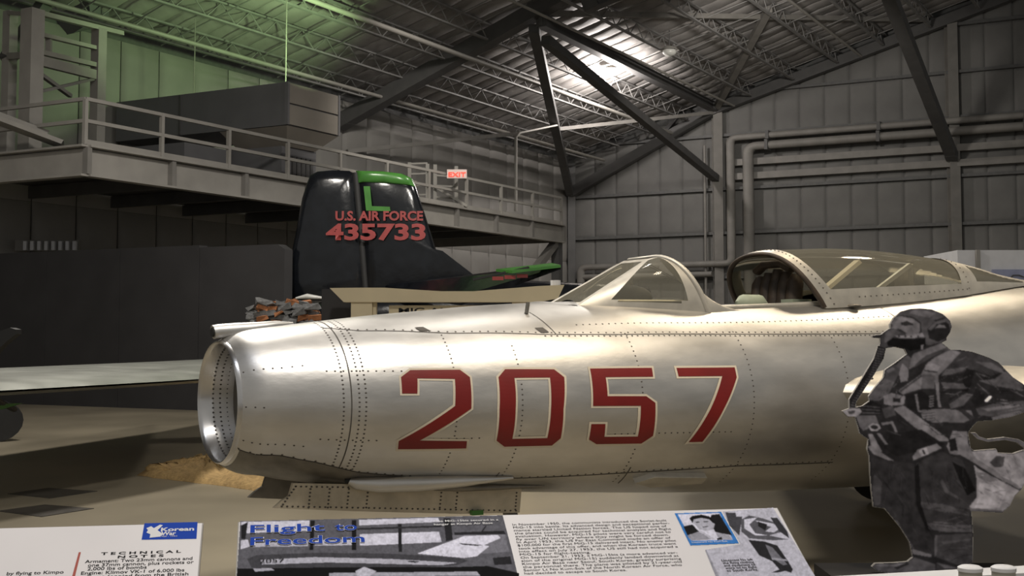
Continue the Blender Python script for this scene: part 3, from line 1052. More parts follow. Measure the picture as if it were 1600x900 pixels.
# white vehicle body at the right
wv = thing('white_cabinet', at(1570, 440, 17), 'white boxy trailer behind the jet canopy at right', 'trailer')
p0 = at(1500, 390, 17)
MB().box(V((p0.x + 1.0, 17.8, (p0.z + .9) / 2)), (2.0, 0, 0), (0, 1.4, 0), (0, 0, p0.z - .9)).build('body', M['white'], wv)
MB().box(V((p0.x + .26, 17.07, p0.z - .3)), (.05, 0, 0), (0, .06, 0), (0, 0, .6)).build('corner_post', M['steel_light'], wv)
MB().box(V((p0.x + 1.2, 17.07, p0.z - .48)), (1.5, 0, 0), (0, .06, 0), (0, 0, .26)).build('blue_band', M['lavender'], wv)
MB().path([at(1578, 436, 17), at(1583, 430, 17), at(1592, 430, 17), at(1600, 433, 17)], .012, 6).build('handle', M['steel_dark'], wv)
for k in range(2):
    MB().tube(V((p0.x + .4 + 1.1 * k, 17.2, .45)), V((p0.x + .4 + 1.1 * k, 17.45, .45)), .45, 18).build('wheel', M['black'], wv, smooth=40)

# ------------------------------------------------------------------ the silver jet
AX = V((0.889, 0.459, 0))
SD = V((0.459, -0.889, 0))       # toward the visitor
NOSE = at(345, 628, 6.0)


def t_of(px):
    u = (px - 800) / 2000.0
    return (-NOSE.x + 6 * u) / (AX.x - AX.y * u)


prof = []
for px, yt, yb in ((400, 513, 741), (440, 508.5, 748), (504, 501, 755), (580, 492.5, 760), (652, 486, 763), (720, 479.5, 765), (791, 475, 767), (919, 470, 768), (1040, 468, 768), (1153, 465, 766), (1259, 461, 762), (1359, 457, 757), (1453, 453, 753), (1600, 446, 748)):
    t = t_of(px)
    Y = 6 + .459 * t
    prof.append((t, at(px, yt, Y).z, at(px, yb, Y).z))
TZ = [(0.0, NOSE.z + .385), (0.05, NOSE.z + .425), (0.10, NOSE.z + .445)] + [(t, a) for t, a, b in prof] + [(8.5, prof[-1][1] + .02)]
BZ = [(0.0, NOSE.z - .385), (0.05, NOSE.z - .425), (0.10, NOSE.z - .448)] + [(t, b) for t, a, b in prof] + [(8.5, prof[-1][2])]


def fus(t, ph, off=0.0):
    zt, zb = interp(TZ, t), interp(BZ, t)
    r = (zt - zb) / 2 + off
    c, s = math.cos(ph), math.sin(ph)
    return V((NOSE.x, NOSE.y, 0)) + AX * t + SD * (r * .98 * c) + Z * ((zt + zb) / 2 + r * s)


def fus_z(t, s):
    zt, zb = interp(TZ, t), interp(BZ, t)
    r = (zt - zb) / 2
    k = min(1, abs(s) / (r * .98))
    return (zt + zb) / 2 + r * math.sqrt(1 - k * k)


def P3(t, s, z):
    return V((NOSE.x, NOSE.y, 0)) + AX * t + SD * s + Z * z


def fus_hit(px, py):
    """(t, phi) of the point of the near side of the skin seen at this pixel"""
    best = None
    d = ray(px, py)
    o = V((0, 0, H))
    lo = None
    D = 4.5
    prev = None
    while D < 12:
        p = o + d * (D / d.y)
        q = p - V((NOSE.x, NOSE.y, 0))
        t, s = q.dot(AX), q.dot(SD)
        if t > 0:
            zt, zb = interp(TZ, t), interp(BZ, t)
            r = (zt - zb) / 2
            f = math.hypot(s / .98, p.z - (zt + zb) / 2) - r
            if f < 0:
                return t, math.atan2(p.z - (zt + zb) / 2, s / .98)
        D += 0.004
    return None


jet = thing('jet_fighter', V((1.2, 7.2, 0)), 'bare silver jet fighter with open nose intake and red 2057', 'aircraft')
ts = [0, .012, .03, .05, .075, .10, .14, .18] + frange(.22, 8.4, 170)
phs = [2 * math.pi * k / 112 for k in range(112)]


def in_cockpit(t, ph):
    zt, zb = interp(TZ, t), interp(BZ, t)
    r = (zt - zb) / 2
    return 2.42 < t < 3.62 and math.sin(ph) > 0 and abs(r * .98 * math.cos(ph)) < .30


m = MB()
m.grid(lambda t, p: fus(t, p), ts, phs, skip=in_cockpit, closed=True)
m.build('fuselage_skin', M['alu'], jet, smooth=60)
# intake lip and duct
m = MB()
lipc = [(0.0, .385), (-.014, .381), (-.021, .374), (-.017, .366), (0.0, .360), (.05, .354)]
def lat(prof_, n=64):
    mm = MB()
    mm.grid(lambda a, b: P3(prof_[int(a)][0], 0, NOSE.z) + SD * (prof_[int(a)][1] * .98 * math.cos(b)) + Z * (prof_[int(a)][1] * math.sin(b)), list(range(len(prof_))), [2 * math.pi * k / n for k in range(n)], closed=True)
    return mm
lat(lipc).build('intake_lip', M['alu_lip'], jet, smooth=70)
lat([(.05, .354), (.10, .351), (.15, .349)]).build('intake_duct', M['alu'], jet, smooth=60)
lat([(.15, .347), (.5, .33), (1.2, .30)]).build('intake_throat', M['alu_dark'], jet, smooth=60)  # darker metal from here inward, the duct's inner shade put into its colour
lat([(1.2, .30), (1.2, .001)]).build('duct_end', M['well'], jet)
MB().box(P3(.75, 0, NOSE.z), AX * .9, SD * .05, Z * .62).build('intake_splitter', M['alu_dark'], jet)
# rivets inside the lip
def disc(m, c, n, r, k=6):
    n = n.normalized()
    a = n.cross(V((.3, .2, .9))).normalized()
    b = n.cross(a)
    m.add([c + a * (r * math.cos(2 * math.pi * i / k)) + b * (r * math.sin(2 * math.pi * i / k)) for i in range(k)] + [c + n * (r * .3)],
          [(i, (i + 1) % k, k) for i in range(k)])


def skin_n(t, ph):
    e = .01
    return (fus(t, ph + e) - fus(t, ph - e)).cross(fus(t + e, ph) - fus(t - e, ph)) * -1


m = MB()
for k in range(72):
    b = 2 * math.pi * k / 72
    for tt in (.05, .085, .12):
        c = P3(tt, 0, NOSE.z) + SD * (.3505 * .98 * math.cos(b)) + Z * (.3505 * math.sin(b))
        disc(m, c, P3(tt, 0, NOSE.z) - c, .006)
o = m.build('duct_rivets', M['rivet'], jet, fix=False)
o['kind'] = 'stuff'


def outward(t, ph):
    p = fus(t, ph)
    n = skin_n(t, ph)
    cen = P3(t, 0, (interp(TZ, t) + interp(BZ, t)) / 2)
    if n.dot(p - cen) < 0:
        n = -n
    return n.normalized()


def rivet_row(m, pts, step, r=.0055):
    """pts: list of (t, phi); drop rivets each step metres along it"""
    acc = 0
    for i in range(len(pts) - 1):
        (t0, p0), (t1, p1) = pts[i], pts[i + 1]
        L = (fus(t1, p1) - fus(t0, p0)).length
        n = max(1, int(L / step))
        for k in range(n):
            t, p = lerp(t0, t1, k / n), lerp(p0, p1, k / n)
            if in_cockpit(t, p):
                continue
            disc(m, fus(t, p, .001), outward(t, p), r)


def strip(m, pts, wd, off=.0015):
    """thin seam strip on the skin along (t, phi) points"""
    for i in range(len(pts) - 1):
        (t0, p0), (t1, p1) = pts[i], pts[i + 1]
        n = max(1, int((fus(t1, p1) - fus(t0, p0)).length / .04))
        q = []
        for k in range(n + 1):
            t, p = lerp(t0, t1, k / n), lerp(p0, p1, k / n)
            d = (fus(t1, p1) - fus(t0, p0)).normalized()
            nn = outward(t, p)
            sd = d.cross(nn).normalized() * (wd / 2)
            c = fus(t, p, off)
            q.append((c - sd, c + sd))
        base = len(m.v)
        m.add([x for pr_ in q for x in pr_], [(2 * k, 2 * k + 2, 2 * k + 3, 2 * k + 1) for k in range(n)])


def px_line(pts):
    return [h for h in (fus_hit(x, y) for x, y in pts) if h]


rv = MB()
sm = MB()
D2R = math.radians
ring = lambda t, a0, a1: [(t, D2R(a)) for a in range(a0, a1 + 1, 3)]
t_nose = t_of(494)
strip(sm, ring(t_nose, -70, 88), .006)
rivet_row(rv, ring(t_nose - .035, -60, 85), .035)
rivet_row(rv, ring(t_nose + .035, -60, 85), .035)
rivet_row(rv, ring(t_nose + .065, -60, 85), .05)
for px, a0, a1 in ((640, -55, 50), (730, -55, 40), (898, -55, 45), (1055, -55, 45), (1190, -55, 40), (1290, -50, 40)):
    rivet_row(rv, ring(t_of(px), a0, a1), .055, .005)
upper = px_line([(505, 513), (560, 517), (700, 521), (850, 523), (960, 523), (1100, 522), (1250, 522), (1390, 521)])
strip(sm, upper, .006)
rivet_row(rv, [(t, p + .025) for t, p in upper], .04)
rivet_row(rv, [(t, p - .02) for t, p in upper[3:]], .03)
up2 = px_line([(900, 508), (1000, 505), (1150, 504), (1300, 499), (1395, 494)])
rivet_row(rv, up2, .035)
for ln in ([(380, 582), (440, 575), (488, 570)], [(510, 580), (600, 580)], [(384, 636), (425, 637)], [(380, 688), (430, 694), (488, 698)], [(500, 686), (600, 688)],
           [(640, 686), (760, 684)], [(960, 678), (1150, 674)], [(600, 580), (640, 580)]):
    rivet_row(rv, px_line(ln), .035, .005)
low = px_line([(372, 702), (440, 712), (492, 722), (560, 738), (690, 748), (800, 747), (985, 738), (1150, 728), (1300, 722)])
strip(sm, low, .008)
rivet_row(rv, [(t, p + .02) for t, p in low], .04)
strip(sm, px_line([(985, 730), (965, 755)]), .006)
strip(sm, px_line([(780, 738), (762, 755)]), .006)
strip(sm, px_line([(826, 488), (868, 522)]), .005)
strip(sm, px_line([(1375, 481), (1398, 496)]), .005)
o = rv.build('rivets', M['rivet'], jet, fix=False)
o['kind'] = 'stuff'
sm.build('panel_seams', M['seam'], jet, fix=False)
# dull lower nose panel
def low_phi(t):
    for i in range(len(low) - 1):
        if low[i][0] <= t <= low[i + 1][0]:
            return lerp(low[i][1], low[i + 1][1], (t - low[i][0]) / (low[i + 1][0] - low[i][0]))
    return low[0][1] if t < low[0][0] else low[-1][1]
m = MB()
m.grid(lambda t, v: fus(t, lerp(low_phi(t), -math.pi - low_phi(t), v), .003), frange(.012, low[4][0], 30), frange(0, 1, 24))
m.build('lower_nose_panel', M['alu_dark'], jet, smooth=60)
# small latches on the upper seam
for x, y in ((660, 515), (847, 517)):
    h = fus_hit(x, y)
    m = MB()
    m.grid(lambda a, b: fus(h[0] + a - .25 * (b), h[1] + b, .003), frange(-.022, .022, 4), frange(-.03, .045, 4))
    m.build('latch', M['seam'], jet)
h = fus_hit(352 + 30, 664 + 3)

# red numerals with cream edges
def zc(pts):
    return [(600 + .3778 * x, 480 + .3778 * y) for x, y in pts]


def offset_poly(pts, d):
    n = len(pts)
    area = sum(pts[i][0] * pts[(i + 1) % n][1] - pts[(i + 1) % n][0] * pts[i][1] for i in range(n))
    sg = 1 if area > 0 else -1
    out = []
    for i in range(n):
        p0, p1, p2 = V((*pts[i - 1], 0)), V((*pts[i], 0)), V((*pts[(i + 1) % n], 0))
        e1, e2 = (p1 - p0).normalized(), (p2 - p1).normalized()
        n1, n2 = V((e1.y, -e1.x, 0)) * sg, V((e2.y, -e2.x, 0)) * sg
        b = (n1 + n2)
        k = b.length_squared
        b = b * (2 / k) if k > .3 else b
        out.append((p1.x + b.x * d, p1.y + b.y * d))
    return out


digits = {
    'numeral_two': ([(68, 290), (105, 262), (310, 260), (352, 290), (357, 418), (145, 550), (340, 552), (337, 582), (55, 585), (58, 552), (290, 408), (290, 297), (135, 295), (135, 357), (72, 357)], None),
    'numeral_zero': ([(497, 258), (700, 258), (742, 290), (738, 420), (727, 540), (690, 570), (495, 575), (462, 550), (474, 420), (470, 290)],
                     [(535, 293), (683, 291), (686, 420), (672, 540), (527, 543), (541, 420)]),
    'numeral_five': ([(848, 255), (1103, 252), (1108, 288), (912, 290), (920, 368), (1080, 368), (1117, 395), (1108, 530), (1060, 562), (875, 565), (843, 545), (853, 482), (912, 482), (908, 535), (1045, 533), (1057, 407), (860, 408)], None),
    'numeral_seven': ([(1205, 252), (1445, 250), (1453, 290), (1400, 420), (1312, 555), (1255, 556), (1345, 420), (1395, 285), (1213, 287)], None)}


def skin_poly(name, outer, inner, mat, off):
    """flat painted shape lying on the fuselage skin"""
    bm = bmesh.new()
    def loop(pts):
        tp = [fus_hit(x, y) for x, y in pts]
        vs = [bm.verts.new((t, p, 0)) for t, p in tp]
        return vs, [bm.edges.new((vs[i], vs[(i + 1) % len(vs)])) for i in range(len(vs))]
    v1, e1 = loop(outer)
    es = list(e1)
    if inner:
        v2, e2 = loop(inner)
        es += e2
    bmesh.ops.triangle_fill(bm, edges=es, use_beauty=True, use_dissolve=False)
    for _ in range(4):
        long = [e for e in bm.edges if (e.verts[0].co - e.verts[1].co).length > .05]
        if not long:
            break
        bmesh.ops.subdivide_edges(bm, edges=long, cuts=1)
        bmesh.ops.triangulate(bm, faces=bm.faces)
    bm.verts.index_update()
    mm = MB()
    mm.add([fus(v.co.x, v.co.y, off) for v in bm.verts], [[v.index for v in f.verts] for f in bm.faces])
    bm.free()
    o = mm.build(name, mat, jet, fix=True)
    return o


for nm, (o_, i_) in digits.items():
    op = zc(o_)
    ip = zc(i_) if i_ else None
    e = skin_poly(nm, op, ip, M['red'], .0050)
    skin_poly('cream_edging', offset_poly(op, 3.2), offset_poly(ip, -3.2) if ip else None, M['cream_edge'], .0030)

# gun camera fairing on top of the nose
gc = [(335, 519, .062), (345, 518, .066), (375, 516, .068), (405, 513, .058), (435, 508, .042), (460, 505, .012)]
pts, rs = [], []
for x, y, r in gc:
    t = t_of(x)
    pts.append(P3(t, -.02, at(x, y, 6 + .459 * t).z))
    rs.append(r * .72)
MB().path(pts, rs, 14).build('gun_camera_fairing', M['alu'], jet, smooth=60)
MB().path([pts[0] - AX * .006, pts[0] + AX * .004], .030, 14).build('gun_camera_lens', M['well'], jet)
# small aerial in front of the windscreen
h = fus_hit(822, 490)
MB().tube(fus(*h), fus(*h) + Z * .075 + AX * .01, .010, 8).build('aerial', M['alu_dark'], jet)

# windscreen
def WS(w_, v):
    """ruled side surface: w 0 at the flat front pane's edge, 1 at the rear hoop; v 0 sill to 1 top"""
    tE, sE, zE = lerp(1.80, 2.30, v), lerp(.20, .13, v), lerp(fus_z(1.8, .2) - .01, ZTOP, v)
    hv = v * math.pi / 2
    tH = lerp(2.52, 2.34, v)
    sH = .13 + (.36 - .13) * math.cos(hv)
    zH = lerp(fus_z(2.52, .36) - .01, ZTOP + .012, math.sin(hv))
    bul = .035 * math.sin(math.pi * w_) * math.sin(math.pi * min(1, v * 1.0))
    return tE + (tH - tE) * w_, sE + (sH - sE) * w_ + bul, zE + (zH - zE) * w_ + bul * .6


ZTOP = at(1000, 406, 6 + .459 * t_of(1000)).z


def is_win(w_, v):
    return .20 < w_ < .86 and .10 < v < .93


for sg in (1, -1):
    ws = sorted(set(frange(0, 1, 30) + [.20, .86]))
    vs_ = sorted(set(frange(0, 1, 30) + [.10, .93]))
    f = lambda w_, v: P3(WS(w_, v)[0], sg * WS(w_, v)[1], WS(w_, v)[2])
    def rounded(w_, v):
        # rounded triangular side light
        if not is_win(w_, v):
            return False
        return not ((w_ < .27 and v < .14) or (w_ > .79 and v < .15 and (w_ - .79) / .07 + (.15 - v) / .05 > 1))
    MB().grid(f, ws, vs_, skip=lambda a, b: rounded(a, b)).build('windscreen_frame', M['frame_metal'], jet, smooth=50)
    MB().grid(f, ws, vs_, skip=lambda a, b: not rounded(a, b)).build('side_pane', M['glass'], jet, smooth=50)
# flat front pane with its frame
def FP(x, v):
    return P3(lerp(1.80, 2.30, v), x * lerp(.20, .13, v), lerp(fus_z(1.8, .2) - .01, ZTOP, v) + .0)
isf = lambda x, v: abs(x) < .80 and .10 < v < .94
gx, gv = sorted(set(frange(-1, 1, 20) + [-.8, .8])), sorted(set(frange(0, 1, 20) + [.1, .94]))
MB().grid(FP, gx, gv, skip=isf).build('front_frame', M['frame_metal'], jet)
MB().grid(FP, gx, gv, skip=lambda a, b: not isf(a, b)).build('front_pane', M['glass'], jet)
# fairing that blends the windscreen foot into the nose
MB().grid(lambda u, v: P3(lerp(1.60, 1.81, u), v * lerp(.03, .205, u ** .6), lerp(fus_z(1.60, 0) - .006, fus_z(1.8, .2) + .004, u) + .0 + .05 * (1 - v * v) * u * (1 - u) * 2), frange(0, 1, 8), frange(-1, 1, 10)).build('windscreen_foot', M['alu'], jet, smooth=60)
# hoop at the windscreen's rear edge
hp = []
for k in range(25):
    a = math.pi * k / 24
    v = math.sin(a)
    tH, sH, zH = WS(1, abs(math.asin(min(1, v))) / (math.pi / 2))
    hp.append(P3(tH + .004, sH * (1 if k <= 12 else -1), zH + .002))
MB().path(hp, .016, 8).build('windscreen_hoop', M['frame_metal'], jet, smooth=60)

for sg in (1, -1):
    def sk(u, v):
        tH, sH, zH = WS(1, v)
        t = tH + u * (.025 + .34 * (1 - v) ** 3)
        zf = fus_z(t, sH) - .006
        return P3(t, sg * (sH - .004 * u), lerp(zH, zf, u * (1 - v) ** .7) if v < .999 else zH)
    MB().grid(sk, frange(0, 1, 8), frange(0, 1, 24)).build('windscreen_skirt', M['frame_metal'], jet, smooth=60)
MB().grid(lambda t, x: P3(t, x * (.17 + .22 * (t - 1.86)), fus_z(t, x * .3) + .012), frange(1.86, 2.50, 10), frange(-1, 1, 12)).build('coaming', M['well'], jet, smooth=60)
M['deck'] = new_mat('cockpit_deck', (0.07, 0.062, 0.048), .8, 0, .3, 10)
MB().grid(lambda t, x: P3(t, x * (.33 if t < 4.3 else .33 - .3 * (t - 4.3)), fus_z(t, x * .33) + .01), frange(3.60, 4.95, 14), frange(-1, 1, 12)).build('rear_deck', M['deck'], jet, smooth=60)
# cockpit tub, seat, instruments
m = MB()
zc0 = 1.25
for sg in (-1, 1):
    MB().box(P3(3.02, sg * .31, 1.62), AX * 1.24, SD * .02, Z * .62).build('tub_side', M['cockpit'], jet)
MB().box(P3(3.02, 0, 1.30), AX * 1.24, SD * .62, Z * .02).build('tub_floor', M['cockpit'], jet)
MB().box(P3(3.64, 0, 1.66), AX * .02, SD * .62, Z * .70).build('rear_bulkhead', M['cockpit'], jet)
MB().box(P3(2.40, 0, 1.70), AX * .05, SD * .60, Z * .50).build('instrument_panel', M['well'], jet)
MB().ball(P3(2.22, .05, 2.02), .13, .10, .09).build('gunsight', M['well'], jet, smooth=60)
for s_ in (.25, -.25):
    MB().tube(P3(1.9, s_ * .5, 1.99), P3(2.5, s_, 1.99), .012, 6).build('sight_rail', M['frame_metal'], jet)
m = MB()
for s_ in frange(-.16, .16, 4):
    m.path([P3(3.22, s_, 1.55), P3(3.26, s_, 1.95), P3(3.28, s_, 2.15), P3(3.29, s_, 2.26 - abs(s_) * .3)], [.045, .05, .048, .03], 10)
m.build('seat_back', M['seat'], jet, smooth=60)
MB().path([P3(3.26, -.16, 2.25), P3(3.25, -.08, 2.30), P3(3.25, .08, 2.30), P3(3.26, .16, 2.25)], .032, 10).build('headrest', M['seat'], jet, smooth=60)
MB().path([P3(2.84, .2, 1.97), P3(2.88, .2, 1.98), P3(2.98, .2, 1.98), P3(3.03, .2, 1.96)], [.03, .07, .07, .03], 12).build('oxygen_bottle', M['green_can'], jet, smooth=60)
MB().box(P3(3.27, .18, 1.985), AX * .14, SD * .1, Z * .07).build('control_box', M['green_can'], jet)
# cockpit sill rim
rim = []
for t in frange(2.50, 3.62, 16):
    rim.append(P3(t, .315, fus_z(t, .315) + .004))
MB().path(rim, .018, 8).build('cockpit_sill', M['frame_metal'], jet, smooth=60)
rim2 = [P3(t, -.315, fus_z(t, .315) + .004) for t in frange(2.50, 3.62, 16)]
MB().path(rim2, .018, 8).build('cockpit_sill', M['frame_metal'], jet, smooth=60)

# sliding canopy
CT = [(3.10, 2.36), (3.17, at(1190, 393, 7.455).z), (3.4, at(1245, 390, 7.56).z), (3.65, at(1290, 389, 7.675).z), (4.0, at(1359, 393, 7.836).z), (4.4, at(1435, 403, 8.02).z), (4.7, at(1482, 414, 8.157).z), (5.0, at(1543, 430, 8.295).z), (5.45, at(1600, 446, 8.47).z + .01), (5.6, interp(TZ, 5.6) + .01)]
CWd = [(3.1, .385), (3.6, .385), (4.2, .345), (4.7, .27), (5.2, .16), (5.6, .06)]


def CP(t, a, off=0.0):
    """canopy skin: a from 0 (near sill) to pi (far sill)"""
    wv_ = interp(CWd, t) + off
    zs = fus_z(t, wv_) + .012
    h_ = max(.012, interp(CT, t) - zs) + off
    ca, sa = math.cos(a), math.sin(a)
    sgn = 1 if ca >= 0 else -1
    return P3(t, wv_ * sgn * abs(ca) ** .85, zs + h_ * sa ** .9 if sa > 0 else zs)


def t_front(a):
    return 3.14 + .17 * (1 - math.sin(a)) ** 1.6


aa = frange(0, math.pi, 36)
can = lambda u, a, off=0.0: CP(lerp(t_front(a), 4.48, u), a, off)
MB().grid(lambda u, a: can(u, a), frange(0, 1, 34), aa).build('canopy_glass', M['glass'], jet, smooth=60)
# front hoop band, sill bands, rear band, tail
fw_ = .075
MB().grid(lambda u, a: CP(t_front(a) - .01 + u * (fw_ + .05 * (1 - math.sin(a))), a, .008), frange(0, 1, 3), aa).build('canopy_front_hoop', M['frame_metal'], jet, smooth=60)
hoop_in = [CP(t_front(a) - .008, a, -.006) for a in aa]
MB().path(hoop_in, .017, 8).build('hoop_seal', M['seat'], jet, smooth=60)
for near in (1, 0):
    ar = frange(0, .26, 4) if near else frange(math.pi - .26, math.pi, 4)
    MB().grid(lambda u, a: CP(lerp(t_front(a), 4.5, u), a, .008), frange(0, 1, 30), ar).build('canopy_sill_band', M['frame_metal'], jet, smooth=60)
MB().grid(lambda u, a: CP(4.42 + .10 * u + .05 * math.sin(a), a, .009), frange(0, 1, 3), aa).build('canopy_rear_band', M['frame_metal'], jet, smooth=60)
def tail_win(t, a):
    b = min(a, math.pi - a)
    return 4.60 < t < 5.12 and .30 < b < .95 - (t - 4.60) * .9
tg = frange(4.50, 5.6, 44)
ag = frange(0, math.pi, 60)
MB().grid(lambda t, a: CP(t, a, .006), tg, ag, skip=tail_win).build('canopy_tail', M['frame_metal'], jet, smooth=60)
MB().grid(lambda t, a: CP(t, a, .004), tg, ag, skip=lambda t, a: not tail_win(t, a)).build('rear_quarter_pane', M['glass'], jet, smooth=60)
# bolts on the frames
m = MB()
for k in range(26):
    a = lerp(.05, math.pi / 2 + .5, k / 25)
    disc(m, CP(t_front(a) + .035 + .03 * (1 - math.sin(a)), a, .010), SD + Z * .5, .006)
for k in range(22):
    t = lerp(3.55, 4.48, k / 21)
    disc(m, CP(t, .13, .011), SD + Z * .2, .005)
for k in range(9):
    disc(m, CP(4.47 + .03, .15 + k * .15, .012), SD + Z * .4, .005)
o = m.build('frame_bolts', M['rivet'], jet, fix=False)
o['kind'] = 'stuff'
# inside braces seen through the glass
MB().bar(P3(3.62, -.05, 2.06), P3(3.95, -.05, 2.35), .05, .03).build('canopy_lever', M['cream_edge'], jet)
MB().bar(P3(4.05, -.1, 2.05), P3(4.38, -.05, 2.34), .03, .03).build('canopy_brace', M['frame_metal'], jet)
MB().bar(P3(4.45, -.1, 2.05), P3(4.38, -.05, 2.34), .03, .03).build('canopy_brace', M['frame_metal'], jet)
h = fus_hit(1308, 474)
MB().ball(CP(3.50, .02, .014), .045, .03, .012, 12, 6).build('sill_handle', M['alu_dark'], jet, smooth=60)
# aerial wires ahead of the canopy
for k in range(2):
    o = MB().tube(P3(2.36, .02, ZTOP - .02 - .02 * k), P3(2.9, -.2, 2.06), .004, 5).build('aerial_wire', M['well'], jet)

# gun fairings, shell chute, gear door, nose wheel
def spindle(name, pxs, s_off, mat):
    pts, rs = [], []
    for x, y, r in pxs:
        t = t_of(x)
        h = fus_hit(x, min(y, s_off))
        pts.append(fus(h[0], h[1], r * .75))
        rs.append(r)
    return MB().path(pts, rs, 16).build(name, mat, jet, smooth=60)
spindle('cannon_fairing', [(545, 748, .022), (556, 748, .040), (590, 748, .050), (650, 747, .050), (720, 746, .036), (800, 745, .010)], 751, M['alu'])
spindle('cannon_muzzle', [(538, 748.5, .016), (556, 748, .018)], 751, M['well'])
spindle('lower_cannon_fairing', [(668, 762, .012), (678, 762, .020), (720, 761, .024), (780, 760, .018), (850, 760, .005)], 758, M['alu_dark'])
h0, h1 = fus_hit(990, 744), fus_hit(1110, 741)
m = MB()
c = [fus(*fus_hit(988, 747), .0), fus(*fus_hit(1018, 738), .0), fus(*fus_hit(1100, 739), .0), fus(*fus_hit(1092, 748), .0), fus(*fus_hit(1012, 754), .0)]
nn = outward(*fus_hit(1050, 745))
m.prism([p - nn * .01 for p in c], nn * .05)
m.build('shell_chute', M['frame_metal'], jet)
# nose gear door: riveted plate hanging below the belly on the near side
def dp(x, y, Y=6.45):
    t = t_of(x)
    return at(x, y, 6 + .459 * t - .25)
door = [(458, 755), (560, 757), (690, 760), (815, 764), (812, 801), (720, 803), (560, 799), (428, 794), (440, 783), (452, 775)]
m = MB()
dpts = [dp(x, y) for x, y in door]
m.prism(dpts, -SD * .025)
gd = m.build('nose_gear_door', M['door_metal'], jet)
m = MB()
dn = SD
def drow(x0, y0, x1, y1, n):
    for k in range(n):
        disc(m, dp(lerp(x0, x1, k / (n - 1)), lerp(y0, y1, k / (n - 1))) + SD * .002, SD, .006)
drow(440, 791, 806, 798, 44)
drow(462, 760, 700, 764, 30)
drow(462, 760, 442, 788, 7)
for x in (485, 515, 545, 575, 690, 715):
    drow(x, 764, x - 3, 793, 6)
drow(807, 770, 805, 796, 6)
o = m.build('door_rivets', M['rivet'], gd, fix=False)
o['kind'] = 'stuff'
m = MB().box(dp(742, 800) + SD * .02, AX * .06, SD * .03, Z * .03)
m.build('door_bracket', M['green_gloss'], gd)
far = [p - SD * .42 for p in dpts]
m = MB()
m.prism(far, -SD * .025)
m.build('nose_gear_door', M['alu_dark'], jet)
MB().box(P3(.55, 0, interp(BZ, .55) - .02), AX * .26, SD * .26, Z * .16).build('gear_well_block', M['well'], jet)
tw_ = 1.62
MB().path([P3(tw_, -.07, .24), P3(tw_, -.05, .24), P3(tw_, .05, .24), P3(tw_, .07, .24)], [.20, .24, .24, .20], 28).build('nose_wheel', M['black'], jet, smooth=50)
MB().tube(P3(tw_, -.1, .24), P3(tw_ - .1, -.1, .75), .04, 10).build('nose_strut', M['alu_dark'], jet, smooth=50)

# near wing
root_t, root_z = 3.30, at(1340, 612, 6.87).z
LE = (SD * math.cos(D2R(35)) + AX * math.sin(D2R(35)))
def wing_ring(d, chord, th):
    o_ = P3(root_t - .42, .38, root_z) + LE * d
    rg = []
    for k in range(33):
        tt = k / 32 * 2 * math.pi
        c_ = .5 - .5 * math.cos(tt)
        y_ = 5 * th * (.2969 * math.sqrt(c_) - .126 * c_ - .3516 * c_ ** 2 + .2843 * c_ ** 3 - .1015 * c_ ** 4)
        rg.append(o_ + AX * (c_ * chord) + Z * (y_ * (1 if k <= 16 else -1)))
    return rg
rgs = [wing_ring(0, 2.9, .42), wing_ring(.45, 2.6, .37), wing_ring(1.2, 2.3, .28), wing_ring(4.0, 1.5, .15)]
m = MB()
m.add(sum(rgs, []), [(r * 33 + i, (r + 1) * 33 + i, (r + 1) * 33 + i + 1, r * 33 + i + 1) for r in range(3) for i in range(32)] + [[3 * 33 + i for i in range(32)]])
m.build('wing', M['frame_metal'], jet, smooth=60)
def mirror(p):
    q = p - V((NOSE.x, NOSE.y, 0))
    return p - SD * (2 * q.dot(SD))
m.v = [mirror(p) for p in m.v]
m.build('wing', M['frame_metal'], jet, smooth=60)
mwf = P3(5.75, -1.7, .33)
MB().path([mwf - SD * .1, mwf + SD * .1], .33, 28).build('main_wheel', M['black'], jet, smooth=50)
MB().tube(mwf, V((mwf.x, mwf.y, 1.2)), .05, 10).build('main_strut', M['alu_dark'], jet)
m = MB()
for k in range(7):
    rg = wing_ring(.50, 2.58, .365)
    p = rg[k + 1]
    disc(m, p + (SD * .3 - AX + Z * .4).normalized() * .004, -AX + SD * .5 + Z * .3, .009)
for k in range(14):
    rg = wing_ring(.5 + k * .12, 2.58 - k * .045, .30 - k * .005)
    disc(m, rg[5] + Z * .003, Z - AX * .3, .009)
o = m.build('wing_root_bolts', M['rivet'], jet, fix=False)
o['kind'] = 'stuff'
m = MB()
mw = P3(5.75, 1.7, .33)
MB().path([mw - SD * .1, mw + SD * .1], .33, 28).build('main_wheel', M['black'], jet, smooth=50)
MB().tube(mw, V((mw.x, mw.y, 1.2)), .05, 10).build('main_strut', M['alu_dark'], jet)
MB().path([P3(8.3, 0, 1.3), P3(9.2, 0, 1.35)], [.62, .40], 40).build('tail_pipe', M['alu_dark'], jet, smooth=50)

# ------------------------------------------------------------------ reading rail with printed panels
pa, pb = at(372, 815, 3.2), at(1215, 793, 3.46)
pb.z = pa.z
XD = (pb - pa)
PWID = XD.length
XD.normalize()
hn = V((XD.y, -XD.x, 0))
if hn.y > 0:
    hn = -hn
SL = (hn * .238 - Z * .188).normalized()      # down the slope toward the visitor
PN = XD.cross(SL)
if PN.z < 0:
    PN = -PN


def pp(px, py, off=0.0):
    return on_plane(px, py, pa, PN) + PN * off


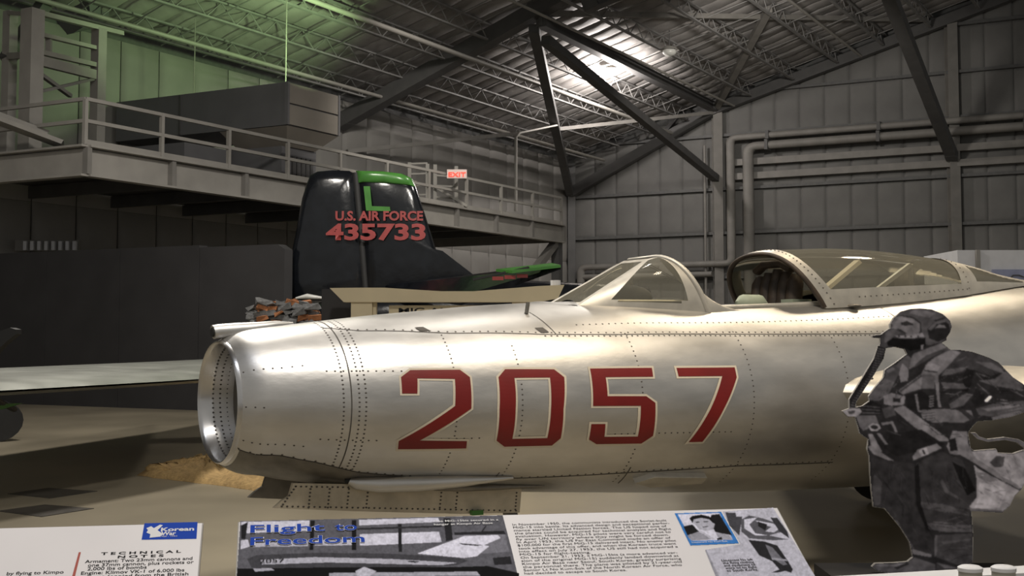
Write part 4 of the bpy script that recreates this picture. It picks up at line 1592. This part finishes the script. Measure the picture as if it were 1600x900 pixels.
def rail_panel(name, x0, x1, label):
    t = thing(name, pa + XD * ((x0 + x1) / 2) + SL * .25 - Z * 1.0, label, 'panel')
    c = pa + XD * ((x0 + x1) / 2) + SL * .275 - PN * .012
    MB().box(c, XD * (x1 - x0), SL * .55, PN * .02).build('board', M['panel_edge'], t)
    MB().box(c + PN * .011, XD * (x1 - x0 - .006), SL * .545, PN * .002).build('printed_sheet', M['panel'], t)
    for k in (.2, .8):
        q = pa + XD * lerp(x0, x1, k) + SL * .3
        MB().box(V((q.x, q.y, (q.z - .05) / 2)), XD * .06, hn * .06, Z * (q.z - .05)).build('leg', M['steel_dark'], t)
    return t


def print_poly(t, name, pts, mat, off):
    m = MB()
    m.add([pp(x, y, off) for x, y in pts], [list(range(len(pts)))])
    o = m.build(name, mat, t, fix=False)
    for p in o.data.polygons:
        pass
    return o


cp = rail_panel('reading_panel', 0, PWID, 'wide information panel titled Flight to Freedom')
lp_x1 = (pp(318, 814) - pa).dot(XD)
lpn = rail_panel('reading_panel', lp_x1 - 1.3, lp_x1, 'white technical notes panel at the lower left')
PR = {}


def multi_print(t, name, items, base_off):
    """one printed picture: list of (grey or material, polygon) painted in order"""
    items = [(g * 1.1 * (g / .45) ** .5 if isinstance(g, float) else g, p) for g, p in items]
    return raster_print(name, t, items, 0.6, lambda x, y: pp(x, y, base_off + .0006), (1.1, 1.1, 1.32), 0.5, ymax=915)


def z5(pts):   # crop [360,780,800,900] shown at 1600x436
    return [(360 + x * .275, 780 + y * .2752) for x, y in pts]


def z6(pts):   # crop [1030,790,1280,900] shown at 1600x704
    return [(1030 + x * .15625, 790 + y * .15625) for x, y in pts]


items = [(.16, z5([(55, 125), (1548, 92), (1600, 290), (1640, 460), (1640, 700), (20, 700), (35, 436)])),
         (.50, z5([(62, 130), (450, 122), (445, 180), (60, 195)])), (.50, z5([(730, 118), (1180, 106), (1190, 130), (730, 150)])),
         (.48, z5([(60, 235), (100, 230), (110, 270), (60, 285)])), (.52, z5([(735, 200), (1185, 185), (1200, 245), (735, 265)])),
         (.45, z5([(480, 235), (690, 230), (690, 262), (480, 265)])), (.42, z5([(120, 250), (440, 240), (440, 268), (130, 272)])),
         (.03, z5([(690, 120), (715, 120), (715, 290), (690, 290)])), (.04, z5([(952, 140), (972, 140), (975, 300), (955, 300)])),
         (.03, z5([(455, 122), (480, 122), (470, 290), (450, 290)])), (.05, z5([(1210, 110), (1250, 108), (1265, 230), (1225, 240)])),
         (.04, z5([(60, 150), (100, 130), (85, 230), (62, 225)])), (.06, z5([(720, 165), (1200, 150), (1200, 160), (720, 176)])),
         (.05, z5([(1270, 190), (1555, 180), (1565, 200), (1275, 205)])), (.22, z5([(1260, 205), (1560, 200), (1585, 300), (1280, 320)])),
         (.05, z5([(1420, 190), (1450, 150), (1456, 152), (1430, 192)])),
         # the jet in the picture
         (.10, z5([(95, 340), (150, 318), (500, 305), (900, 310), (1050, 318), (1300, 335), (1350, 350), (1290, 375), (900, 400), (300, 405), (120, 390)])),
         (.40, z5([(170, 345), (480, 330), (900, 340), (1290, 362), (1200, 376), (560, 360), (180, 372)])),
         (.55, z5([(1060, 310), (1330, 210), (1520, 205), (1535, 222), (1440, 262), (1470, 268), (1400, 325), (1330, 335)])),
         (.06, z5([(1295, 250), (1440, 262), (1400, 266), (1320, 260)])),
         (.02, z5([(40, 395), (560, 388), (1310, 385), (1460, 380), (1640, 420), (1640, 460), (35, 460)])),
         (.36, z5([(560, 420), (1400, 412), (1420, 436), (560, 440)])), (.45, z5([(710, 410), (760, 385), (830, 410), (790, 440), (720, 440)])),
         (.38, z5([(130, 395), (230, 392), (250, 405), (140, 412)])), (.02, z5([(1000, 355), (1020, 350), (1080, 355), (1050, 362)])),
         (.05, z5([(1490, 335), (1590, 325), (1600, 370), (1500, 375)]))]
multi_print(cp, 'hangar_photo', items, .0004)
text('2057', 'photo_numerals', M['ink'], cp, pp(360 + 165 * .275, 780 + 366 * .2752, .0045), XD, -SL, size=.022, sq=1.35)
for body, x, y, x1 in (('Flight', 391, 834, 508), ('to', 523, 830.5, 558), ('Freedom', 391, 853.5, 570)):
    p0, p1 = pp(x, y, .0052), pp(x1, y - 2.5 * (x1 - x) / 170, .0052)
    text(body, 'title_outline', M['white'], cp, p0 - PN * .0004, XD, -SL, size=.046, width=(p1 - p0).length, bold=.028)
    text(body, 'title_lettering', M['blue'], cp, p0, XD, -SL, size=.046, width=(p1 - p0).length, bold=.014)
lines = ['In November 1950, the communists introduced the Soviet-built', 'MiG-15 into battle. Its advanced design and exceptional perfor-', 'mance startled United Nation forces. The US hoped one of',
         'the planes could be acquired for technical analysis and flight', 'evaluation. However, MiG-15 pilots were very careful not to', 'fly over UN territory where they might be forced down.',
         'In April 1953, the US Far East Command made an offer of', '$100,000 for the first MiG-15 delivered intact. No enemy pilot', 'took advantage of this offer, and when the Korean truce went',
         'into effect on July 27, 1953, the US still had not acquired a', 'MiG-15 for flight-testing.', 'On September 21, 1953, a MiG-15bis (a more advanced ver-',
         'sion of the original MiG-15) suddenly landed downwind at', 'Kimpo Air Base near Seoul, South Korea, greatly surprising', 'the personnel there. The plane was piloted by 21-year-old',
         'Senior Lt No Kum-Sok of the North Korean Air Force, who', 'had decided to escape to South Korea.']
q0, q1 = pp(801, 821.5, .0012), pp(818, 891, .0012)
wl = (pp(1043, 813.5) - pp(801, 821.5)).length
for i, s_ in enumerate(lines):
    p = q0.lerp(q1, i / 14.6)
    full = len(s_) > 50
    text(s_, 'body_text', M['ink'], cp, p, XD, -SL, size=(q1 - q0).length / 14.6 * 1.0, width=wl * len(s_) / 59.5 if not full else wl * (.97 + .03 * (len(s_) - 54) / 8), bold=.0)
# portrait with blue frame, and the second photograph
multi_print(cp, 'portrait_photo', [((.045, .20, .56), z6([(150, 78), (620, 62), (800, 380), (310, 402)])),
            (.52, z6([(185, 90), (600, 76), (735, 345), (330, 355)])), (.03, z6([(520, 95), (600, 85), (730, 300), (560, 270), (500, 150)])),
            (.03, z6([(240, 210), (330, 190), (400, 265), (280, 300)])),
            (.38, z6([(330, 130), (420, 105), (510, 130), (555, 190), (540, 240), (480, 255), (400, 240), (350, 180)])),
            (.02, z6([(300, 130), (330, 105), (420, 92), (500, 110), (550, 165), (540, 180), (500, 140), (420, 125), (345, 140), (335, 180)])),
            (.10, z6([(360, 165), (400, 160), (405, 170), (370, 178)])), (.10, z6([(440, 158), (490, 156), (490, 166), (445, 170)])), (.14, z6([(430, 212), (490, 206), (490, 215), (440, 222)])),
            (.30, z6([(280, 305), (390, 262), (560, 340), (320, 352)])), (.42, z6([(400, 255), (440, 262), (570, 345), (520, 345)])), (.34, z6([(560, 265), (700, 300), (735, 345), (600, 345)])),
            (.05, z6([(575, 330), (625, 315), (630, 345), (580, 348)]))], .0006)
multi_print(cp, 'equipment_photo', [(.42, z6([(630, 60), (1140, 20), (1560, 704), (1620, 800), (640, 800), (470, 440), (810, 385)])),
            (.10, z6([(660, 70), (760, 75), (830, 110), (800, 300), (840, 340), (700, 200)])), (.48, z6([(760, 60), (860, 45), (905, 85), (850, 110), (770, 110)])),
            (.14, z6([(820, 140), (900, 100), (1040, 130), (1210, 190), (1240, 260), (1100, 300), (1290, 340), (1150, 350), (900, 330), (820, 260)])),
            (.50, z6([(850, 140), (980, 120), (900, 190), (960, 280), (1090, 300), (960, 300), (850, 230)])), (.46, z6([(960, 150), (1130, 180), (1220, 215), (1150, 270), (1060, 260), (1120, 215), (1000, 180)])),
            (.04, z6([(985, 160), (1080, 190), (1060, 250), (990, 210)])), (.07, z6([(1110, 120), (1180, 125), (1280, 260), (1300, 330), (1200, 260)])),
            (.05, z6([(890, 345), (1050, 360), (1180, 400), (1290, 560), (1335, 640), (1320, 675), (1260, 655), (1200, 670), (1120, 672), (1200, 640), (1130, 560), (1000, 500)])),
            (.20, z6([(1060, 390), (1130, 420), (1280, 590), (1240, 600), (1120, 520)])), (.32, z6([(1120, 520), (1270, 540), (1280, 556), (1130, 545)])),
            (.30, z6([(470, 440), (640, 800), (600, 800), (455, 445)]))], .0004)
for i, s_ in enumerate(('Lieutenant No left', 'the flying clothing', 'and equipment he', 'wore on his flight', 'to South Korea.')):
    p = pp(1030 + (625 + i * 13) * .15625, 790 + (563 + i * 25.5) * .15625, .0030)
    text(s_, 'caption', M['ink'], cp, p, XD, -SL, size=.0125, width=.082, bold=.01)
text('The MiG-15bis secured in a', 'caption', M['white'], cp, pp(678, 817.5, .0052), XD, -SL, size=.012, width=.165, bold=.01)
text('hangar at Kimpo Air Base', 'caption', M['white'], cp, pp(678, 822.5, .0052), XD, -SL, size=.012, width=.15, bold=.01)
text('Lieutenant No Kum-Sok', 'caption', M['white'], cp, pp(1081, 849.5, .0036), XD, -SL, size=.009, width=.095)
# left panel print
def z4(pts):   # crop [0,760,400,900] at 1600x560
    return [(x * .25, 760 + y * .25) for x, y in pts]
print_poly(lpn, 'blue_logo', z4([(903, 231), (1235, 223), (1228, 328), (885, 334)]), M['blue'], .0006)
print_poly(lpn, 'logo_map', z4([(915, 262), (945, 250), (962, 262), (1000, 240), (1018, 243), (985, 275), (1020, 300), (1000, 315), (935, 322), (940, 300), (915, 290), (925, 275)]), M['white'], .0010)
for body, x, y, x1, sz in (('Korean', 1005, 282, 1212, .021), ('War', 1005, 307, 1098, .021)):
    p0, p1 = pp(x * .25, 760 + y * .25, .0012), pp(x1 * .25, 760 + y * .25, .0012)
    text(body, 'logo_lettering', M['white'], lpn, p0, XD, -SL, size=sz, width=(p1 - p0).length, bold=.03)
text('1950 - 1953', 'logo_lettering', M['white'], lpn, pp(250, 839.5, .0012), XD, -SL, size=.007, width=.04)
print_poly(lpn, 'red_rule', z4([(492, 412), (506, 411), (450, 640), (430, 640)]), M['red_ink'], .0006)
for body, x, y, x1, sz, bo in (('T E C H N I C A L', 630, 429, 1130, .0135, .03), ('N O T E S', 735, 449, 1022, .0135, .03), ('Armament: Two 23mm cannons and', 530, 480, 1200, .017, .012), ('one 37mm cannon, plus rockets or', 548, 503, 1208, .017, .012),
                               ('2,000 lbs of bombs', 545, 526, 915, .017, .012), ('Engine: Klimov VK-1 of 6,000 lbs', 505, 553, 1150, .017, .012), ('thrust (copied from the British', 520, 578, 1175, .017, .012), ('by flying to Kimpo', 40, 556, 395, .017, .012)):
    p0, p1 = pp(x * .25, 760 + y * .25, .0008), pp(x1 * .25, 760 + (y - 5) * .25, .0008)
    text(body, 'body_text', M['ink'], lpn, p0, XD, -SL, size=sz, width=(p1 - p0).length, bold=bo)

# white sill and two capped posts at the lower right
sl = thing('barrier_sill', at(1440, 930, 3.6), 'white low barrier sill beneath the pilot cutout', 'barrier')
s0, s1 = at(1272, 908, 3.55), at(1640, 901, 3.75)
s1.z = s0.z
MB().bar(s0 - Z * .03, s1 - Z * .03, .10, .06).build('top_board', M['white'], sl)
for k in (.25, .95):
    q = s0.lerp(s1, k)
    MB().box(V((q.x, q.y, (q.z - .06) / 2)), (.06, 0, 0), (0, .06, 0), (0, 0, q.z - .06)).build('leg', M['steel_dark'], sl)
for i, x in enumerate((1516, 1568)):
    q = at(x, 892, 3.4)
    t = thing('capped_post', V((q.x, q.y, 0)), 'cream round barrier post, %s of the two at the lower right' % ('left one' if i == 0 else 'right one'), 'post', 'barrier posts')
    MB().tube(V((q.x, q.y, 0)), V((q.x, q.y, q.z)), .030, 20).build('shaft', M['post_white'], t, smooth=50)
    MB().path([V((q.x, q.y, q.z)), V((q.x, q.y, q.z + .012)), V((q.x, q.y, q.z + .018))], [.032, .032, .024], 20).build('cap', M['white'], t, smooth=50)

# ------------------------------------------------------------------ standing pilot cutout (a printed flat board)
YP = 6.2
fc = V((0, 0, 0))
cut = thing('pilot_cutout', V((at(1450, 890, YP).x, YP, 0)), 'life-size black and white cutout of a pilot in oxygen mask', 'cutout')


def A(pts):
    return [(1290 + x * .24448, 470 + y * .24448) for x, y in pts]


def B(pts):
    return [(1290 + x * .26678, 660 + y * .26678) for x, y in pts]


outline = A([(600, 48), (680, 55), (750, 85), (795, 125), (808, 165), (795, 205), (775, 235), (775, 252), (745, 268), (800, 312), (860, 313), (940, 325), (1040, 360), (1110, 395), (1150, 440), (1200, 490), (1268, 535), (1330, 590), (1350, 640), (1330, 690), (1268, 715), (1180, 745), (1060, 765), (975, 770), (950, 790)]) + \
    B([(835, 60), (850, 150), (870, 165), (1000, 155), (1010, 178), (1100, 182), (1162, 160), (1215, 250), (1150, 390), (1110, 430), (1080, 490), (1035, 530), (855, 520), (865, 650), (862, 820), (800, 850), (790, 880), (640, 886), (380, 886), (300, 870), (270, 845), (290, 825), (400, 822), (480, 815), (510, 790), (500, 740), (490, 700), (440, 620), (400, 570), (345, 505), (280, 495), (268, 400), (260, 300), (256, 200), (243, 160), (250, 100), (200, 65)]) + \
    A([(205, 798), (185, 740), (140, 740), (105, 705), (150, 688), (235, 672), (280, 640), (275, 610), (310, 560), (370, 490), (380, 440), (440, 400), (520, 340), (505, 310), (440, 295), (390, 303), (345, 290), (350, 240), (300, 236), (300, 222), (355, 215), (380, 195), (412, 175), (412, 150), (435, 110), (480, 70), (540, 52)])
hose = A([(335, 285), (388, 298), (372, 370), (312, 470), (252, 560), (196, 650), (190, 700), (150, 690), (150, 630), (200, 550), (260, 450), (308, 370), (328, 310)])
tube_px = B([(850, 60), (880, 60), (900, 82), (950, 98), (1050, 86), (1130, 98), (1190, 130), (1210, 190), (1180, 190), (1165, 150), (1120, 118), (1050, 104), (950, 115), (890, 98)])
cb = MB()
for pl_ in (outline, hose, tube_px):
    cb.prism([at(x, y, YP) for x, y in pl_], (0, .02, 0))
cb.build('board', M['panel_edge'], cut)
items = []
G = lambda g, pts: items.append((g, pts))
G(.028, outline); G(.02, hose); G(.10, tube_px)
# helmet and face
G(.070, A([(600, 50), (680, 57), (750, 87), (793, 127), (805, 165), (792, 205), (772, 240), (740, 265), (660, 285), (610, 260), (600, 200), (605, 140), (560, 105), (480, 92), (440, 108), (480, 72), (540, 54)]))
G(.105, A([(560, 58), (640, 60), (700, 80), (660, 110), (600, 95), (530, 80)]))
G(.022, A([(650, 180), (690, 140), (750, 120), (790, 150), (798, 200), (772, 240), (720, 262), (660, 240)]))
G(.085, A([(655, 180), (690, 142), (750, 122), (770, 132), (710, 150), (675, 190)]))
G(.115, A([(700, 175), (725, 152), (760, 158), (770, 172), (735, 172)]))
G(.022, A([(690, 125), (760, 105), (765, 113), (700, 133)]))
G(.115, A([(440, 108), (480, 95), (560, 108), (600, 140), (603, 190), (590, 225), (520, 235), (480, 200), (415, 178), (414, 152)]))
G(.14, A([(470, 110), (545, 112), (580, 140), (530, 138), (480, 140), (440, 140)]))
G(.030, A([(478, 140), (520, 128), (560, 148), (560, 155), (510, 160), (484, 156)]))
G(.030, A([(440, 104), (480, 90), (560, 103), (608, 140), (615, 200), (600, 205), (600, 145), (556, 112), (482, 99)]))
G(.06, A([(412, 150), (432, 150), (430, 166), (412, 176)]))
# mask
G(.050, A([(410, 178), (470, 180), (510, 205), (520, 240), (500, 295), (430, 298), (380, 302), (345, 290), (352, 230), (380, 197)]))
G(.085, A([(400, 188), (450, 185), (480, 205), (440, 225), (400, 260), (375, 270), (380, 215)]))
G(.010, A([(390, 262), (430, 236), (560, 245), (640, 235), (640, 290), (600, 310), (540, 320), (500, 300), (400, 290)]))
G(.15, A([(440, 222), (520, 224), (620, 205), (630, 228), (560, 238), (470, 238)]))
for x in (470, 508, 545, 590):
    G(.04, A([(x - 6, 224), (x + 6, 222), (x + 8, 234), (x - 5, 236)]))
G(.03, A([(455, 175), (480, 182), (520, 208), (510, 212), (470, 190)]))
G(.03, A([(300, 223), (355, 216), (352, 236), (302, 236)]))
G(.14, A([(610, 285), (625, 280), (622, 312), (610, 310)]))
# hose ribs
for k in range(26):
    t = k / 25
    x = (lerp(358, 312, t / .4) if t < .4 else lerp(312, 172, (t - .4) / .6))
    y = lerp(305, 680, t)
    G(.075, A([(x - 22, y - 3), (x + 20, y + 6), (x + 19, y + 11), (x - 23, y + 3)]))
# collar and jacket
G(.115, A([(560, 340), (740, 270), (790, 310), (700, 345), (530, 440), (545, 380)]))
G(.055, A([(640, 350), (770, 300), (790, 314), (680, 360), (560, 430), (580, 400)]))
G(.075, A([(520, 345), (550, 370), (530, 430), (470, 480), (440, 420)]))
G(.060, A([(385, 445), (440, 405), (480, 440), (440, 520), (375, 500)]))
G(.10, A([(388, 445), (430, 425), (445, 440), (400, 462)]))
G(.085, A([(310, 560), (375, 495), (440, 520), (400, 600), (340, 640), (280, 635), (278, 610)]))
G(.14, A([(490, 400), (530, 440), (525, 510), (480, 520), (470, 460)]))
G(.05, A([(740, 320), (850, 316), (940, 328), (1040, 362), (1108, 397), (1150, 442), (1060, 480), (950, 440), (820, 470), (740, 480)]))
G(.095, A([(960, 390), (1060, 395), (1120, 430), (1150, 470), (1040, 430)]))
G(.085, A([(1150, 450), (1262, 540), (1268, 575), (1180, 560), (1060, 540), (980, 510), (1080, 500)]))
G(.018, A([(900, 430), (950, 445), (930, 540), (900, 600), (870, 500)]))
G(.10, A([(770, 440), (880, 425), (900, 440), (800, 470), (740, 480)]))
G(.08, A([(735, 520), (880, 530), (900, 560), (760, 560)]))
G(.09, A([(790, 660), (900, 590), (940, 600), (880, 670), (800, 690)]))
G(.075, A([(960, 690), (1100, 650), (1262, 640), (1330, 660), (1260, 710), (1060, 740), (980, 730)]))
G(.13, A([(1000, 690), (1180, 665), (1262, 665), (1180, 685), (1040, 705)]))
G(.12, A([(1060, 745), (1180, 715), (1262, 700), (1262, 712), (1180, 742), (1070, 762)]))
G(.60, A([(1018, 640), (1040, 615), (1062, 605), (1055, 622), (1030, 645)]))
G(.02, A([(960, 560), (1020, 600), (1010, 650), (960, 680), (930, 640)]))
# harness straps
G(.13, A([(700, 360), (800, 310), (862, 330), (770, 430), (720, 480), (730, 640), (740, 680), (720, 680), (700, 520), (615, 560), (490, 600), (465, 575), (610, 470), (650, 400)]))
G(.17, A([(640, 410), (690, 400), (735, 420), (715, 450), (640, 445)]))
G(.045, A([(630, 440), (715, 452), (712, 460), (630, 450)]))
G(.05, A([(470, 575), (610, 475), (620, 480), (480, 585)]))
G(.09, A([(620, 470), (700, 475), (695, 560), (610, 560)]))
G(.14, A([(370, 610), (420, 590), (510, 610), (500, 665), (420, 670), (375, 660)]))
G(.03, A([(430, 620), (480, 622), (478, 650), (432, 648)]))
G(.018, A([(510, 610), (610, 570), (700, 640), (690, 690), (620, 730), (520, 680)]))
G(.11, A([(570, 600), (585, 595), (600, 700), (650, 695), (640, 715), (590, 710)]))
for k in range(5):
    G(.12, A([(660, 610 + k * 16), (690, 604 + k * 16), (694, 611 + k * 16), (664, 618 + k * 16)]))
G(.14, A([(430, 690), (500, 670), (620, 760), (740, 850), (800, 895), (700, 895), (560, 800)]))
G(.07, A([(360, 690), (430, 670), (450, 730), (380, 750)]))
# hand with glove cuff
G(.11, A([(610, 720), (660, 695), (760, 690), (850, 700), (930, 700), (945, 750), (880, 780), (760, 775), (690, 780), (620, 750)]))
for k in range(4):
    G(.035, A([(615 + k * 6, 722 + k * 15), (700, 712 + k * 17), (702, 716 + k * 17), (616 + k * 6, 727 + k * 15)]))
G(.04, A([(850, 700), (880, 690), (950, 745), (930, 770)]))
# mask clip, torch, ring, buckles
G(.17, A([(105, 705), (130, 690), (215, 688), (232, 708), (200, 740), (145, 742)]))
G(.05, A([(140, 705), (190, 700), (185, 722), (150, 725)]))
G(.02, A([(225, 670), (290, 640), (360, 665), (350, 730), (260, 735)]))
for k in range(3):
    G(.07, A([(235, 668 + k * 22), (350, 680 + k * 18), (350, 686 + k * 18), (235, 675 + k * 22)]))
G(.10, A([(195, 735), (320, 735), (340, 790), (240, 830), (215, 800)]))
G(.20, A([(272, 800), (300, 782), (340, 790), (352, 812), (330, 832), (290, 830)]))
G(.03, A([(285, 802), (305, 792), (332, 798), (338, 812), (322, 822), (295, 820)]))
G(.12, A([(355, 780), (430, 770), (460, 838), (446, 842), (420, 785), (362, 795)]))
# trousers and belts
G(.020, B([(380, 70), (560, 40), (700, 130), (540, 170), (420, 200), (340, 150)]))
G(.15, B([(250, 70), (275, 70), (330, 170), (310, 185), (265, 130)])); G(.14, B([(300, 65), (320, 65), (365, 130), (350, 130)]))
G(.14, B([(245, 140), (275, 135), (330, 180), (400, 225), (370, 222), (280, 185)]))
G(.15, B([(510, 200), (540, 160), (650, 125), (680, 150), (590, 190), (515, 222)]))
G(.24, B([(545, 165), (590, 145), (605, 185), (560, 200)])); G(.04, B([(563, 162), (575, 158), (588, 186), (575, 190)]))
G(.042, B([(530, 240), (680, 170), (800, 220), (880, 400), (870, 450), (850, 520), (860, 640), (700, 645), (590, 620), (545, 500)]))
G(.035, B([(265, 210), (400, 230), (520, 240), (520, 480), (600, 640), (640, 700), (630, 780), (510, 740), (440, 610), (350, 505), (285, 490), (270, 380)]))
G(.060, B([(285, 300), (330, 350), (320, 480), (285, 488), (272, 400)]))
G(.075, B([(545, 465), (700, 480), (840, 530), (842, 548), (700, 520), (560, 500)]))
G(.085, B([(580, 585), (700, 600), (855, 600), (858, 640), (700, 640), (595, 622)]))
G(.075, B([(680, 330), (720, 400), (800, 450), (780, 452), (700, 410), (670, 350)]))
G(.012, B([(740, 230), (820, 270), (880, 400), (830, 430), (780, 330)]))
G(.055, B([(645, 660), (860, 650), (862, 815), (800, 845), (650, 790)]))
G(.085, B([(640, 660), (655, 660), (650, 780), (638, 790)])); G(.08, B([(680, 700), (850, 680), (850, 690), (690, 715)]))
G(.015, B([(520, 260), (545, 240), (560, 480), (610, 640), (590, 625), (530, 480)]))
G(.07, B([(400, 570), (420, 575), (520, 740), (505, 735), (440, 630)]))
# boots
G(.085, B([(270, 845), (295, 828), (400, 825), (480, 818), (520, 790), (640, 830), (640, 884), (380, 884), (305, 868)]))
G(.13, B([(290, 832), (400, 828), (470, 826), (430, 845), (320, 845)]))
G(.03, B([(400, 850), (480, 820), (490, 830), (420, 862)])); G(.12, B([(505, 740), (620, 775), (620, 790), (510, 770)]))
G(.05, B([(650, 820), (790, 850), (785, 880), (645, 884)])); G(.11, B([(650, 822), (720, 840), (780, 856), (700, 856)]))
# pack
G(.19, B([(855, 170), (1000, 160), (1010, 180), (1100, 185), (1165, 165), (1212, 250), (1150, 388), (1108, 430), (1078, 488), (1032, 526), (850, 515), (845, 490), (885, 440), (885, 330)]))
G(.12, B([(880, 290), (960, 300), (1010, 340), (960, 350), (890, 320)])); G(.06, B([(960, 235), (1000, 195), (1050, 200), (1040, 260), (990, 265)]))
G(.24, B([(900, 350), (1010, 370), (1060, 400), (1020, 500), (870, 505), (895, 440)]))
G(.025, B([(800, 180), (830, 175), (900, 250), (1040, 330), (1150, 390), (1140, 402), (1040, 350), (890, 270)]))
G(.13, B([(745, 50), (830, 55), (835, 130), (880, 210), (960, 260), (1130, 370), (1140, 395), (1000, 320), (860, 230), (790, 190), (730, 185), (710, 140)]))
G(.02, B([(720, 100), (760, 90), (775, 165), (730, 170)]))
G(.21, B([(935, 190), (975, 160), (1005, 165), (950, 220), (920, 215)]))
G(.10, B([(840, 500), (1030, 515), (1040, 525), (850, 520)]))
# fine creases of leather, cloth and canvas in the printed photograph
rc = random.Random(21)
def creases(conv, box, n, ang, ln, tones):
    for _ in range(n):
        x, y = rc.uniform(box[0], box[2]), rc.uniform(box[1], box[3])
        a, l, w2 = math.radians(ang + rc.uniform(-28, 28)), rc.uniform(*ln), rc.uniform(2.5, 6)
        dx, dy = math.cos(a) * l / 2, math.sin(a) * l / 2
        G(rc.choice(tones), conv([(x - dx, y - dy), (x - dy * w2 / l, y + dx * w2 / l + rc.uniform(-3, 3)), (x + dx, y + dy), (x + dy * w2 / l, y - dx * w2 / l)]))
creases(A, (760, 360, 930, 640), 26, -10, (50, 130), (.012, .085, .05, .10))
creases(A, (960, 400, 1300, 600), 30, 25, (60, 170), (.014, .10, .06, .11))
creases(A, (990, 630, 1300, 740), 22, -12, (60, 170), (.016, .12, .07))
creases(A, (300, 480, 520, 620), 18, -50, (30, 80), (.02, .11, .06))
creases(A, (400, 760, 900, 880), 14, 20, (40, 120), (.012, .05, .07))
creases(B, (290, 230, 500, 560), 26, 80, (50, 150), (.018, .05, .03))
creases(B, (560, 250, 830, 480), 22, 65, (50, 140), (.02, .055, .03))
creases(B, (580, 500, 840, 640), 18, 8, (60, 180), (.02, .085, .05))
creases(B, (660, 670, 850, 810), 14, -8, (50, 140), (.03, .075))
creases(B, (470, 600, 620, 760), 12, 60, (40, 110), (.02, .05))
creases(B, (900, 300, 1090, 500), 26, 15, (30, 90), (.11, .26, .15))
creases(B, (1020, 200, 1160, 350), 12, 40, (30, 80), (.10, .24))
items = [(g * 1.22 * (g / .07) ** .38, p) for g, p in items]
pr_ = raster_print('printed_photo', cut, items, 1.0, lambda x, y: at(x, y, YP - .0015), (1.0, .97, 1.12), 0.85, outline_polys=(outline, hose, tube_px), grain=.9)
pr_['label'] = 'black and white photograph of a masked pilot in flight gear'
pz = at(1400, 897, YP).z
MB().box(V((at(1450, 890, YP).x, YP + .05, pz / 2)), (.95, 0, 0), (0, .5, 0), (0, 0, pz)).build('plinth', M['partition'], cut)
MB().bar(V((at(1480, 700, YP).x, YP + .03, pz + .9)), V((at(1480, 700, YP).x, YP + .35, pz)), .05, .03).build('rear_strut', M['steel_dark'], cut)
